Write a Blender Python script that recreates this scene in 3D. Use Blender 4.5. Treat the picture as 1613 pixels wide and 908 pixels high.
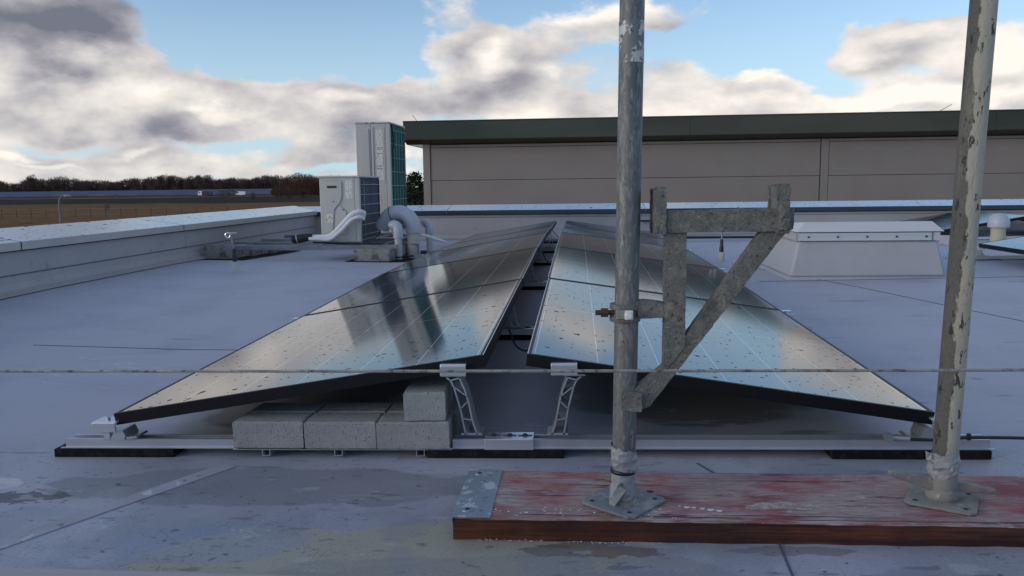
import bpy, bmesh, math, random
from mathutils import Vector, Matrix
random.seed(7)
R = math.radians
scene = bpy.context.scene
for o in list(bpy.data.objects): bpy.data.objects.remove(o)

# ------------------------------------------------------------------ camera
CAM_Z = 0.74
yaw, pitch, roll = R(4.6506), R(7.3948), -0.0125
fw = Vector((-math.sin(yaw)*math.cos(pitch), math.cos(yaw)*math.cos(pitch), -math.sin(pitch)))
r0 = Vector((math.cos(yaw), math.sin(yaw), 0)); u0 = r0.cross(fw)
rt = math.cos(roll)*r0 + math.sin(roll)*u0
up = -math.sin(roll)*r0 + math.cos(roll)*u0
cd = bpy.data.cameras.new('camera'); cam = bpy.data.objects.new('camera', cd)
scene.collection.objects.link(cam)
cam.matrix_world = Matrix(((rt.x, up.x, -fw.x, 0), (rt.y, up.y, -fw.y, 0), (rt.z, up.z, -fw.z, CAM_Z), (0, 0, 0, 1)))
cd.sensor_width = 36; cd.lens = 36*1250/1613; cd.clip_start = 0.05; cd.clip_end = 8000
scene.camera = cam
scene.render.resolution_x = 1024; scene.render.resolution_y = 576

# ------------------------------------------------------------------ colour, sun, sky
vs = scene.view_settings
vs.view_transform = 'Standard'; vs.look = 'None'; vs.exposure = 0.18; vs.gamma = 1.0
SUN_EL, SUN_AZ = R(13), R(-118)          # azimuth from +Y towards +X: low, behind the camera to the left
sd = bpy.data.lights.new('sun', 'SUN'); so = bpy.data.objects.new('sun', sd); scene.collection.objects.link(so)
sd.energy = 0.5; sd.angle = R(20); sd.color = (1.0, 0.86, 0.70)
sdir = Vector((math.sin(SUN_AZ)*math.cos(SUN_EL), math.cos(SUN_AZ)*math.cos(SUN_EL), math.sin(SUN_EL)))
so.rotation_euler = sdir.to_track_quat('Z', 'Y').to_euler()

SKY_STRENGTH = 0.12
# cloud banks placed by direction (azimuth from +Y, elevation, half sizes, weight) in radians
BLOBS = [(-0.601, 0.172, 0.126, 0.059, 0.62), (-0.673, 0.117, 0.077, 0.047, 0.4), (-0.533, 0.124, 0.09, 0.044, 0.4), (-0.49, 0.095, 0.093, 0.038, 0.3), (-0.403, 0.118, 0.055, 0.02, 0.28), (-0.574, 0.069, 0.179, 0.043, 0.34), (-0.437, 0.078, 0.11, 0.023, 0.22), (-0.351, 0.102, 0.083, 0.024, 0.22), (-0.284, 0.099, 0.092, 0.03, 0.3), (-0.24, 0.061, 0.093, 0.033, 0.25), (-0.613, 0.026, 0.204, 0.019, 0.24), (-0.339, 0.042, 0.084, 0.021, 0.16), (-0.461, 0.016, 0.191, 0.009, 0.26), (-0.005, 0.093, 0.156, 0.028, 0.22), (-0.426, 0.153, 0.036, 0.012, 0.22), (-0.114, 0.14, 0.069, 0.04, 0.42), (-0.02, 0.175, 0.084, 0.02, 0.28), (-0.168, 0.169, 0.084, 0.016, 0.22), (-0.021, 0.131, 0.1, 0.036, 0.3), (0.079, 0.197, 0.112, 0.017, 0.38), (0.132, 0.127, 0.076, 0.029, 0.26), (0.227, 0.119, 0.044, 0.016, 0.34), (0.184, 0.103, 0.06, 0.016, 0.2), (0.354, 0.142, 0.077, 0.023, 0.46), (0.451, 0.14, 0.053, 0.028, 0.4), (0.476, 0.106, 0.04, 0.021, 0.3), (0.324, 0.089, 0.237, 0.026, 0.62), (0.471, 0.08, 0.053, 0.028, 0.4), (0.072, 0.091, 0.201, 0.018, 0.25), (-0.161, 0.103, 0.124, 0.024, 0.3), (0.288, 0.16, 0.043, 0.01, 0.15), (-0.368, 0.186, 0.138, 0.046, -0.5), (-0.297, 0.153, 0.105, 0.027, -0.38), (-0.206, 0.176, 0.045, 0.019, -0.2), (-0.452, 0.169, 0.043, 0.03, -0.35), (0.232, 0.168, 0.08, 0.042, -0.45), (0.183, 0.146, 0.045, 0.017, -0.2), (0.29, 0.105, 0.051, 0.012, -0.25), (0.414, 0.179, 0.1, 0.014, -0.45), (0.254, 0.138, 0.044, 0.011, -0.2), (-0.41, 0.051, 0.06, 0.016, -0.24), (-0.594, 0.044, 0.062, 0.007, -0.2), (-0.302, 0.025, 0.062, 0.006, -0.2), (-0.587, 0.05, 0.083, 0.005, -0.25), (-0.61, 0.056, 0.054, 0.004, -0.2), (0.155, 0.093, 0.03, 0.013, -0.3), (0.018, 0.096, 0.039, 0.01, -0.12), (-0.222, 0.14, 0.038, 0.019, -0.2), (-0.097, 0.205, 0.045, 0.011, -0.1)]
DARK = [(-0.602, 0.169, 0.126, 0.052, 0.85), (-0.616, 0.133, 0.08, 0.024, 0.3), (-0.536, 0.157, 0.055, 0.032, 0.4), (-0.4, 0.121, 0.051, 0.019, 0.34), (-0.554, 0.079, 0.174, 0.016, 0.16), (-0.27, 0.069, 0.092, 0.018, 0.18), (-0.438, 0.06, 0.088, 0.011, 0.12), (0.125, 0.131, 0.083, 0.019, 0.16), (-0.021, 0.109, 0.085, 0.015, 0.12), (0.071, 0.19, 0.12, 0.011, 0.1), (0.348, 0.129, 0.063, 0.009, 0.14), (-0.162, 0.091, 0.093, 0.016, 0.12), (0.22, 0.108, 0.045, 0.008, 0.1), (-0.206, 0.162, 0.091, 0.011, 0.08), (-0.492, 0.06, 0.108, 0.011, 0.12)]
BRIGHT = [(-0.106, 0.156, 0.035, 0.019, 0.6), (-0.044, 0.143, 0.028, 0.013, 0.35), (-0.161, 0.133, 0.039, 0.016, 0.2), (-0.284, 0.106, 0.034, 0.01, 0.45), (-0.436, 0.096, 0.033, 0.008, 0.3), (-0.518, 0.145, 0.049, 0.022, 0.25), (-0.495, 0.119, 0.043, 0.015, 0.18), (0.369, 0.09, 0.183, 0.013, 0.5), (0.354, 0.147, 0.063, 0.012, 0.35), (0.451, 0.134, 0.04, 0.021, 0.3), (0.227, 0.124, 0.03, 0.008, 0.3), (-0.635, 0.038, 0.027, 0.006, 0.4), (-0.506, 0.042, 0.022, 0.005, 0.3), (-0.604, 0.029, 0.027, 0.004, 0.25), (-0.24, 0.046, 0.062, 0.011, 0.2), (-0.02, 0.204, 0.091, 0.01, 0.25), (-0.461, 0.02, 0.294, 0.012, 0.14)]

def build_world():
    w = bpy.data.worlds.new("World"); scene.world = w; w.use_nodes = True
    nt = w.node_tree; N = nt.nodes; L = nt.links; N.clear()
    out = N.new('ShaderNodeOutputWorld'); bg = N.new('ShaderNodeBackground')
    bg.inputs['Strength'].default_value = SKY_STRENGTH
    L.new(bg.outputs[0], out.inputs[0])
    sky = N.new('ShaderNodeTexSky'); sky.sky_type = 'NISHITA'; sky.sun_disc = False
    sky.sun_elevation = SUN_EL; sky.sun_rotation = SUN_AZ % (2*math.pi)
    sky.air_density = 1.0; sky.dust_density = 0.7; sky.ozone_density = 1.5
    tc = N.new('ShaderNodeTexCoord')
    def math_(op, a, b=None, c=None):
        n = N.new('ShaderNodeMath'); n.operation = op
        for i, v in enumerate((a, b, c)):
            if v is None: continue
            if isinstance(v, (int, float)): n.inputs[i].default_value = v
            else: L.new(v, n.inputs[i])
        return n.outputs[0]
    def vec(op, a, b):
        n = N.new('ShaderNodeVectorMath'); n.operation = op
        L.new(a, n.inputs[0])
        if isinstance(b, tuple): n.inputs[1].default_value = b
        elif b is not None: L.new(b, n.inputs[1])
        return n.outputs[1] if op == 'LENGTH' else n.outputs[0]
    def ramp(v, a, b, c=0., d=1., smooth=True):
        n = N.new('ShaderNodeMapRange'); n.interpolation_type = 'SMOOTHSTEP' if smooth else 'LINEAR'
        L.new(v, n.inputs[0])
        for i, q in enumerate((a, b, c, d)): n.inputs[i+1].default_value = q
        return n.outputs[0]
    def mixc(f, a, b):
        n = N.new('ShaderNodeMix'); n.data_type = 'RGBA'
        if isinstance(f, (int, float)): n.inputs[0].default_value = f
        else: L.new(f, n.inputs[0])
        for k, v in ((6, a), (7, b)):
            if isinstance(v, tuple): n.inputs[k].default_value = (*v, 1)
            else: L.new(v, n.inputs[k])
        return n.outputs[2]
    d = tc.outputs['Generated']
    # warp, so cloud banks have ragged outlines
    nz = N.new('ShaderNodeTexNoise'); nz.inputs['Scale'].default_value = 9; nz.inputs['Detail'].default_value = 6
    L.new(vec('MULTIPLY', d, (1, 1, 1.8)), nz.inputs['Vector'])
    off = vec('MULTIPLY', vec('SUBTRACT', nz.outputs['Color'], (.5, .5, .5)), (.12, .12, .075))
    dw = vec('ADD', d, off)
    def blobsum(lst):
        tot = None
        for (az, el, rx, rz_, wgt) in lst:
            c = (math.sin(az)*math.cos(el), math.cos(az)*math.cos(el), math.sin(el))
            ln = vec('LENGTH', vec('MULTIPLY', vec('SUBTRACT', dw, c), (1/rx, .6/rx, 1/rz_)), None)
            v = ramp(ln, 1.45, 0.1, 0, wgt)
            tot = v if tot is None else math_('ADD', tot, v)
        return tot
    def fbm(src, sc, det, ro):
        n = N.new('ShaderNodeTexNoise'); n.inputs['Scale'].default_value = sc
        n.inputs['Detail'].default_value = det; n.inputs['Roughness'].default_value = ro
        L.new(src, n.inputs['Vector']); return n.outputs['Fac']
    flat = vec('MULTIPLY', d, (1, 1, 1.9))
    n1 = fbm(flat, 5.5, 10, .54)
    n1up = fbm(vec('ADD', flat, (-.03, 0, .055)), 5.5, 6, .5)
    fine = fbm(flat, 21.0, 10, .62)
    blob = blobsum(BLOBS)
    sep = N.new('ShaderNodeSeparateXYZ'); L.new(d, sep.inputs[0])
    z = sep.outputs[2]
    hor = ramp(z, .09, 0.0, 0, .15)
    high = ramp(z, .25, .6, 0, .05)
    dens = math_('ADD', math_('ADD', math_('MULTIPLY', n1, .95), blob), math_('ADD', hor, high))
    finer = fbm(vec('MULTIPLY', d, (1, 1, 1.5)), 48.0, 6, .6)
    dens = math_('ADD', dens, math_('MULTIPLY_ADD', fine, .42, -.21))
    dens = math_('ADD', dens, math_('MULTIPLY_ADD', finer, .16, -.08))
    mask = ramp(dens, .49, .74)
    thick = ramp(dens, .60, .95)
    # relief: paler where the bank thins upward, greyer underneath
    rel = math_('MULTIPLY_ADD', math_('SUBTRACT', n1, n1up), 2.0, .715)
    rel = math_('ADD', rel, math_('MULTIPLY_ADD', fine, .42, -.21))
    rel = math_('ADD', rel, blobsum(BRIGHT))
    rel = math_('SUBTRACT', rel, math_('MULTIPLY', blobsum(DARK), .62))
    rel = math_('SUBTRACT', rel, math_('MULTIPLY', thick, .10))
    k = 1/SKY_STRENGTH
    cr = N.new('ShaderNodeValToRGB'); L.new(rel, cr.inputs[0])
    e = cr.color_ramp.elements
    e[0].position = 0.0; e[0].color = (.16, .17, .215, 1)
    e[1].position = 1.0; e[1].color = (.93, .865, .79, 1)
    for p, c in ((.22, (.28, .275, .315)), (.46, (.48, .462, .478)), (.70, (.68, .65, .625))):
        q = e.new(p); q.color = (*c, 1)
    cloud = N.new('ShaderNodeVectorMath'); cloud.operation = 'SCALE'; L.new(cr.outputs[0], cloud.inputs[0]); cloud.inputs[3].default_value = k
    # clear sky: the physical sky, a little lifted towards the horizon by thin cirrus
    skyc = vec('MULTIPLY', sky.outputs[0], SKYGAIN)
    veil = ramp(z, .28, .0, 0, .75)
    skyc = mixc(veil, skyc, (.47*k, .67*k, .82*k))
    col = mixc(mask, skyc, cloud.outputs[0])
    below = ramp(z, -.002, -.03)
    col = mixc(below, col, (.12*k, .11*k, .10*k))
    L.new(col, bg.inputs['Color'])
SKYGAIN = (1.16, 1.24, 1.45)
build_world()

# ------------------------------------------------------------------ materials
def mat(name, base, rough=.6, metal=0., layers=(), bump=None, spec=.5, rlayers=(), coords='Object', ior=None):
    m = bpy.data.materials.new(name); m.use_nodes = True
    nt = m.node_tree; N = nt.nodes; L = nt.links
    b = N['Principled BSDF']
    b.inputs['Roughness'].default_value = rough; b.inputs['Metallic'].default_value = metal
    b.inputs['Specular IOR Level'].default_value = spec
    if ior: b.inputs['IOR'].default_value = ior
    tc = N.new('ShaderNodeTexCoord')
    def noise(sc, st, det=6, ro=.6):
        mp = N.new('ShaderNodeMapping'); L.new(tc.outputs[coords], mp.inputs[0]); mp.inputs['Scale'].default_value = st
        n = N.new('ShaderNodeTexNoise'); n.inputs['Scale'].default_value = sc
        n.inputs['Detail'].default_value = det; n.inputs['Roughness'].default_value = ro
        L.new(mp.outputs[0], n.inputs['Vector']); return n.outputs['Fac']
    def rng(v, a, b_, lo=0., hi=1.):
        n = N.new('ShaderNodeMapRange'); L.new(v, n.inputs[0])
        for i, q in enumerate((a, b_, lo, hi)): n.inputs[i+1].default_value = q
        return n.outputs[0]
    cur = None
    for ly in layers:
        sc, lo, hi, col = ly[:4]; st = ly[4] if len(ly) > 4 else (1, 1, 1); amt = ly[5] if len(ly) > 5 else 1.
        f = rng(noise(sc, st), lo, hi, 0, amt)
        mx = N.new('ShaderNodeMix'); mx.data_type = 'RGBA'; L.new(f, mx.inputs[0])
        if cur is None: mx.inputs[6].default_value = (*base, 1)
        else: L.new(cur, mx.inputs[6])
        mx.inputs[7].default_value = (*col, 1); cur = mx.outputs[2]
    if cur is None: b.inputs['Base Color'].default_value = (*base, 1)
    else: L.new(cur, b.inputs['Base Color'])
    rc = None
    for sc, lo, hi, r2 in rlayers:
        f = rng(noise(sc, (1, 1, 1)), lo, hi)
        mx = N.new('ShaderNodeMix'); mx.data_type = 'FLOAT'; L.new(f, mx.inputs[0])
        if rc is None: mx.inputs[2].default_value = rough
        else: L.new(rc, mx.inputs[2])
        mx.inputs[3].default_value = r2; rc = mx.outputs[0]
    if rc is not None: L.new(rc, b.inputs['Roughness'])
    if bump:
        sc, st, dist = bump[:3]
        bn = N.new('ShaderNodeBump'); bn.inputs['Strength'].default_value = st; bn.inputs['Distance'].default_value = dist
        L.new(noise(sc, bump[3] if len(bump) > 3 else (1, 1, 1), 8, .65), bn.inputs['Height']); L.new(bn.outputs[0], b.inputs['Normal'])
    m['tc'] = 1
    return m

def droplets(m, specs, wet_col, rough=.05):
    """round spots of water or dirt: (cells per metre, radius share, share of cells)"""
    nt = m.node_tree; N = nt.nodes; L = nt.links; b = N['Principled BSDF']
    tc = N.new('ShaderNodeTexCoord'); tot = None
    for sc, rad, share in specs:
        nz = N.new('ShaderNodeTexNoise'); nz.inputs['Scale'].default_value = sc*1.7
        mp = N.new('ShaderNodeVectorMath'); mp.operation = 'MULTIPLY_ADD'
        L.new(tc.outputs['Object'], nz.inputs['Vector'])
        L.new(nz.outputs['Color'], mp.inputs[0]); mp.inputs[1].default_value = (.35/sc,)*3; L.new(tc.outputs['Object'], mp.inputs[2])
        fl = N.new('ShaderNodeVectorMath'); fl.operation = 'MULTIPLY'; L.new(mp.outputs[0], fl.inputs[0]); fl.inputs[1].default_value = (1, 1, 0)
        v = N.new('ShaderNodeTexVoronoi'); v.inputs['Scale'].default_value = sc; L.new(fl.outputs[0], v.inputs['Vector'])
        sp = N.new('ShaderNodeSeparateColor'); L.new(v.outputs['Color'], sp.inputs[0])
        r = N.new('ShaderNodeMath'); r.operation = 'SUBTRACT'; L.new(sp.outputs[0], r.inputs[0]); r.inputs[1].default_value = 1-share
        r2 = N.new('ShaderNodeMath'); r2.operation = 'MULTIPLY'; L.new(r.outputs[0], r2.inputs[0]); r2.inputs[1].default_value = rad/share
        lt = N.new('ShaderNodeMath'); lt.operation = 'LESS_THAN'; L.new(v.outputs['Distance'], lt.inputs[0]); L.new(r2.outputs[0], lt.inputs[1])
        if tot is None: tot = lt.outputs[0]
        else:
            mx = N.new('ShaderNodeMath'); mx.operation = 'MAXIMUM'; L.new(tot, mx.inputs[0]); L.new(lt.outputs[0], mx.inputs[1]); tot = mx.outputs[0]
    inp = b.inputs['Base Color']; src = inp.links[0].from_socket if inp.links else None
    mx = N.new('ShaderNodeMix'); mx.data_type = 'RGBA'; L.new(tot, mx.inputs[0])
    if src: L.new(src, mx.inputs[6])
    else: mx.inputs[6].default_value = inp.default_value
    mx.inputs[7].default_value = (*wet_col, 1); L.new(mx.outputs[2], inp)
    s = N.new('ShaderNodeMath'); s.operation = 'MULTIPLY_ADD'; L.new(tot, s.inputs[0])
    s.inputs[1].default_value = -b.inputs['Specular IOR Level'].default_value*.95; s.inputs[2].default_value = b.inputs['Specular IOR Level'].default_value
    L.new(s.outputs[0], b.inputs['Specular IOR Level'])
    rr = N.new('ShaderNodeMath'); rr.operation = 'MULTIPLY_ADD'; L.new(tot, rr.inputs[0])
    rr.inputs[1].default_value = .5; ri = b.inputs['Roughness']
    if ri.links: L.new(ri.links[0].from_socket, rr.inputs[2])
    else: rr.inputs[2].default_value = ri.default_value
    L.new(rr.outputs[0], ri)
    return m

PW, PL = 1.12, 1.65        # solar panel: across the slope, along the row
def panel_glass():
    m = mat('panel_glass', (.014, .017, .026), .085, 0, layers=[(3, .45, .7, (.022, .025, .030))], spec=.5, ior=2.9)
    nt = m.node_tree; N = nt.nodes; L = nt.links; b = N['Principled BSDF']
    tc = N.new('ShaderNodeTexCoord'); sp = N.new('ShaderNodeSeparateXYZ'); L.new(tc.outputs['Object'], sp.inputs[0])
    def line(sock, pitch_, off, half):
        a = N.new('ShaderNodeMath'); a.operation = 'ADD'; L.new(sock, a.inputs[0]); a.inputs[1].default_value = off
        p = N.new('ShaderNodeMath'); p.operation = 'PINGPONG'; L.new(a.outputs[0], p.inputs[0]); p.inputs[1].default_value = pitch_/2
        q = N.new('ShaderNodeMath'); q.operation = 'LESS_THAN'; L.new(p.outputs[0], q.inputs[0]); q.inputs[1].default_value = half
        return q.outputs[0]
    l1 = line(sp.outputs[0], (PW-.04)/6, -.02, .0010)
    l2 = line(sp.outputs[1], PL/2, 0, .0016)
    l3 = line(sp.outputs[1], (PL-.04)/20, -.02, .0007)
    mxx = N.new('ShaderNodeMath'); mxx.operation = 'MAXIMUM'; L.new(l1, mxx.inputs[0]); L.new(l2, mxx.inputs[1])
    l3s = N.new('ShaderNodeMath'); l3s.operation = 'MULTIPLY_ADD'; L.new(l3, l3s.inputs[0]); l3s.inputs[1].default_value = .25; L.new(mxx.outputs[0], l3s.inputs[2])
    cl = N.new('ShaderNodeClamp'); L.new(l3s.outputs[0], cl.inputs[0])
    inp = b.inputs['Base Color']; src = inp.links[0].from_socket
    mx = N.new('ShaderNodeMix'); mx.data_type = 'RGBA'; L.new(cl.outputs[0], mx.inputs[0]); L.new(src, mx.inputs[6]); mx.inputs[7].default_value = (.72, .72, .72, 1)
    L.new(mx.outputs[2], inp)
    droplets(m, [(13, .125, .9), (27, .19, .8), (50, .24, .6), (8, .10, .6)], (.012, .012, .014))
    return m

M = {}
M['glass'] = panel_glass()
M['frame'] = mat('black_anodised', (.006, .006, .008), .45, 0, spec=.3)
M['backsheet'] = mat('backsheet', (.05, .05, .055), .6)
M['alu'] = mat('aluminium', (.62, .63, .66), .38, .75, layers=[(9, .5, .75, (.45, .46, .49), (1, 1, 1), .6)], bump=(60, .1, .001))
M['alu_bright'] = mat('aluminium_plate', (.72, .73, .75), .25, .7)
M['rubber'] = mat('rubber_mat', (.011, .011, .012), .85, spec=.15, layers=[(40, .5, .8, (.04, .04, .04))], bump=(200, .4, .002))
M['concrete'] = mat('concrete_paver', (.31, .315, .315), .9,
    layers=[(5, .35, .65, (.41, .41, .405)), (140, .60, .66, (.10, .10, .10)), (60, .62, .70, (.16, .16, .155)), (220, .66, .72, (.5, .49, .46)), (400, .52, .66, (.17, .17, .165), (1, 1, 1), .6)],
    bump=(170, 1.0, .005))
M['block'] = mat('weathered_block', (.28, .28, .26), .9, layers=[(14, .5, .62, (.12, .12, .11)), (60, .6, .68, (.08, .08, .08))], bump=(80, .6, .004))
M['galv'] = mat('galvanised_pole', (.175, .178, .168), .55, .25,
    layers=[(30, .42, .60, (.125, .133, .138), (1, 1, .12)), (120, .50, .64, (.27, .275, .27), (1, 1, .25)), (150, .60, .68, (.05, .05, .05), (1, 1, .4)), (14, .60, .66, (.155, .15, .125), (1, 1, .4)), (16, .655, .69, (.42, .40, .33), (1, 1, .4)), (300, .52, .68, (.09, .095, .10), (1, 1, .3), .7), (380, .62, .7, (.38, .38, .36), (1, 1, .5), .7)],
    bump=(60, .35, .003, (1, 1, .4)))
M['galv_paint'] = mat('galvanised_pole_splashed', (.27, .265, .235), .7, .25,
    layers=[(7, .44, .50, (.50, .43, .31), (1.6, 1.6, .12)), (30, .58, .64, (.55, .53, .47), (1, 1, .3)), (55, .60, .66, (.07, .065, .055), (1, 1, .45)), (14, .60, .66, (.12, .115, .10), (1, 1, .2))],
    bump=(45, .6, .004, (1, 1, .4)))
def splash(m, col, axis_gain, off, fleck):
    """mortar caught on one side of the tube: ragged, with dark flecks where it has chipped off"""
    nt = m.node_tree; N = nt.nodes; L = nt.links; b = N['Principled BSDF']
    tc = N.new('ShaderNodeTexCoord'); sp = N.new('ShaderNodeSeparateXYZ'); L.new(tc.outputs['Object'], sp.inputs[0])
    def noise(sc, st):
        mp = N.new('ShaderNodeMapping'); L.new(tc.outputs['Object'], mp.inputs[0]); mp.inputs['Scale'].default_value = st
        n = N.new('ShaderNodeTexNoise'); n.inputs['Scale'].default_value = sc; n.inputs['Detail'].default_value = 8; n.inputs['Roughness'].default_value = .65; L.new(mp.outputs[0], n.inputs[0]); return n.outputs['Fac']
    def mad(a, p, q):
        n = N.new('ShaderNodeMath'); n.operation = 'MULTIPLY_ADD'; L.new(a, n.inputs[0]); n.inputs[1].default_value = p
        if isinstance(q, float): n.inputs[2].default_value = q
        else: L.new(q, n.inputs[2])
        return n.outputs[0]
    def step(v, a, c):
        n = N.new('ShaderNodeMapRange'); L.new(v, n.inputs[0]); n.inputs[1].default_value = a; n.inputs[2].default_value = c; return n.outputs[0]
    def mix(f, c):
        inp = b.inputs['Base Color']; mx = N.new('ShaderNodeMix'); mx.data_type = 'RGBA'; L.new(f, mx.inputs[0]); L.new(inp.links[0].from_socket, mx.inputs[6]); mx.inputs[7].default_value = (*c, 1); L.new(mx.outputs[2], inp)
    t = mad(sp.outputs[2], -.0229, sp.outputs[0])
    v = mad(t, axis_gain, mad(noise(7, (1, 1, .35)), 1.6, mad(noise(60, (1, 1, .4)), .5, off)))
    mix(step(v, 0.0, .06), col)
    f = N.new('ShaderNodeMath'); f.operation = 'MULTIPLY'; L.new(step(noise(70, (1, 1, .35)), .585, .61), f.inputs[0]); f.inputs[1].default_value = fleck; mix(f.outputs[0], (.045, .04, .035))
    return m
M['galv_paint'] = mat('galvanised_pole_splashed', (.150, .145, .122), .7, .2, layers=[(18, .45, .62, (.13, .128, .11), (1, 1, .2)), (9, .5, .64, (.25, .235, .19), (1, 1, .3)), (300, .5, .66, (.09, .085, .07), (1, 1, .4), .7)], bump=(90, 1.0, .006, (1, 1, .5)))
splash(M['galv_paint'], (.46, .425, .345), 26, -.66, .95)
M['crusty'] = mat('mortar_crusted_steel', (.170, .168, .150), .85, .1,
    layers=[(40, .45, .62, (.235, .228, .20)), (110, .58, .66, (.06, .057, .05)), (16, .60, .70, (.31, .285, .23)), (190, .60, .7, (.38, .37, .33)), (9, .60, .70, (.11, .11, .10)), (330, .50, .66, (.10, .098, .088), (1, 1, 1), .7), (420, .60, .7, (.36, .35, .31), (1, 1, 1), .7)],
    bump=(120, 1.0, .006))
M['cast'] = mat('dusty_cast_steel', (.30, .29, .25), .75, .15, layers=[(20, .45, .65, (.22, .21, .18)), (60, .6, .68, (.42, .40, .35))], bump=(60, .4, .003))
M['plate'] = mat('base_plate_steel', (.25, .27, .28), .6, .4, layers=[(25, .5, .62, (.36, .37, .36)), (70, .6, .68, (.12, .12, .12))], bump=(70, .3, .002))
M['tape'] = mat('grey_tape', (.33, .33, .34), .5, .1, layers=[(14, .5, .6, (.45, .43, .38)), (40, .58, .66, (.17, .17, .18))], bump=(30, .5, .006))
M['rust'] = mat('rusty_bolt', (.09, .045, .03), .8, .2, bump=(120, .5, .002))
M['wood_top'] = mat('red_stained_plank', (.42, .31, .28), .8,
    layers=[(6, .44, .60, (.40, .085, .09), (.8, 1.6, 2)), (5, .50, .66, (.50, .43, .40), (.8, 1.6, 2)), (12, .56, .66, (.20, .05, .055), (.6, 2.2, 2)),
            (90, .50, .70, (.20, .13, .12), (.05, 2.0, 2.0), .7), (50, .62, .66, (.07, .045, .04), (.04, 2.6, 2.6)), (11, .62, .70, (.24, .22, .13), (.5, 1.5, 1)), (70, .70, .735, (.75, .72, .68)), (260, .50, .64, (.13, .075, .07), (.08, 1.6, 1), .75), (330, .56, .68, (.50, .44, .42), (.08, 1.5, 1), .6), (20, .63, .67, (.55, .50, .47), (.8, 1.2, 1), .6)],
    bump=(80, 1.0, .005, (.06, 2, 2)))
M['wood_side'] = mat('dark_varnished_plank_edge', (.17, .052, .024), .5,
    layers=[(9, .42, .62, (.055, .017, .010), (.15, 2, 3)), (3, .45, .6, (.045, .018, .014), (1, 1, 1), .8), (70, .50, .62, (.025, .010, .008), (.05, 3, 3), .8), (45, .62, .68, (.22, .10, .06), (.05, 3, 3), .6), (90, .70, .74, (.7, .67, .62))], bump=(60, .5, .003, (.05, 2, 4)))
M['endplate'] = mat('galvanised_end_plate', (.30, .36, .40), .45, .5, layers=[(22, .52, .58, (.62, .64, .64), (1, 1, 1)), (60, .6, .68, (.12, .14, .16))])
M['ac'] = mat('ac_casing', (.52, .505, .47), .45, .0, layers=[(3, .4, .7, (.47, .455, .425))])
M['ac_dark'] = mat('dark_recess', (.03, .03, .03), .7)
M['fins'] = mat('coil_fins_grey', (.14, .165, .19), .5, .4, layers=[(60, .5, .6, (.22, .25, .27), (1, 1, .02))])
M['fins_green'] = mat('coil_fins_green', (.02, .16, .13), .5, .2, layers=[(60, .5, .6, (.03, .25, .20), (1, 1, .02)), (4, .5, .7, (.015, .10, .09))])
M['wire'] = mat('zinc_wire', (.42, .46, .46), .4, .6)
M['sticker'] = mat('paper_label', (.70, .68, .62), .6, layers=[(90, .55, .62, (.25, .25, .25), (1, 1, .6))])
M['yellow'] = mat('warning_yellow', (.65, .55, .05), .6)
M['insul'] = mat('white_insulation', (.72, .72, .72), .55, bump=(40, .3, .004))
M['black_pipe'] = mat('black_insulation', (.012, .012, .013), .35, bump=(30, .6, .006))
M['pvc'] = mat('grey_plastic_pipe', (.44, .46, .52), .35)
M['pvc2'] = mat('pale_plastic_pipe', (.50, .50, .47), .5, layers=[(12, .5, .7, (.40, .40, .37))])
M['black'] = mat('black_plastic', (.012, .012, .013), .4)
M['zinc'] = mat('galvanised_rail', (.20, .225, .25), .45, .5, layers=[(12, .45, .65, (.27, .29, .31))])
M['coping'] = droplets(mat('pale_coping', (.66, .64, .62), .20, .6, layers=[(2, .4, .7, (.58, .57, .56))]), [(12, .24, .9), (26, .26, .9)], (.07, .07, .08))
M['coping_dark'] = mat('dark_teal_fascia', (.035, .055, .07), .35, .3)  # back fascia strip, darker and bluer than the pale coping
M['wallmem'] = mat('upstand_membrane', (.41, .385, .38), .65, layers=[(1.5, .4, .7, (.36, .34, .34)), (14, .6, .75, (.26, .26, .28))], bump=(14, .12, .004))
M['facade'] = mat('facade_panel', (.27, .24, .218), .6, layers=[(1.2, .4, .7, (.26, .218, .20)), (.5, .45, .65, (.30, .25, .228), (1, 1, 2.5), .7)], bump=(3, .15, .004, (1, 1, 60)))
M['hallfascia'] = mat('olive_metal_fascia', (.080, .080, .062), .30, .5, layers=[(.09, .46, .60, (.040, .042, .034), (1, 1, 3), .85)])  # broad pale and dark tones stand in for reflections in the metal
M['trim'] = mat('facade_trim', (.29, .245, .22), .55)
M['hatch'] = mat('hatch_membrane', (.42, .425, .44), .6, layers=[(4, .4, .7, (.38, .385, .40))], bump=(12, .1, .004))
M['lid'] = mat('hatch_lid', (.60, .61, .63), .4)
M['cream'] = mat('cream_pipe', (.45, .42, .31), .6)
M['asphalt'] = mat('road_asphalt', (.05, .05, .05), .85, layers=[(2, .4, .7, (.07, .07, .07))])
M['white_paint'] = mat('white_vehicle_paint', (.8, .8, .8), .35)
M['dark_paint'] = mat('dark_load', (.03, .032, .04), .4)
M['tyre'] = mat('tyre', (.02, .02, .02), .8)
M['winglass'] = mat('vehicle_window', (.02, .025, .03), .1)
M['farm'] = mat('solar_farm_glass', (.07, .085, .15), .4, .1, layers=[(.05, .4, .6, (.10, .115, .18), (1, 1, 1))])
M['bark'] = mat('bare_bark', (.07, .052, .04), .9)
M['twig'] = mat('bare_twigs', (.095, .072, .060), .9, layers=[(.03, .42, .6, (.125, .085, .065)), (.12, .5, .65, (.055, .047, .040))], coords='Object')
M['twig_red'] = mat('reddish_twigs', (.085, .042, .030), .9)
M['needles'] = mat('dark_evergreen', (.018, .035, .018), .8, layers=[(1.5, .5, .65, (.035, .055, .025))])
M['lamppost'] = mat('concrete_lamp_post', (.20, .175, .15), .7)
M['lamphead'] = mat('lamp_head', (.28, .29, .29), .4)
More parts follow.
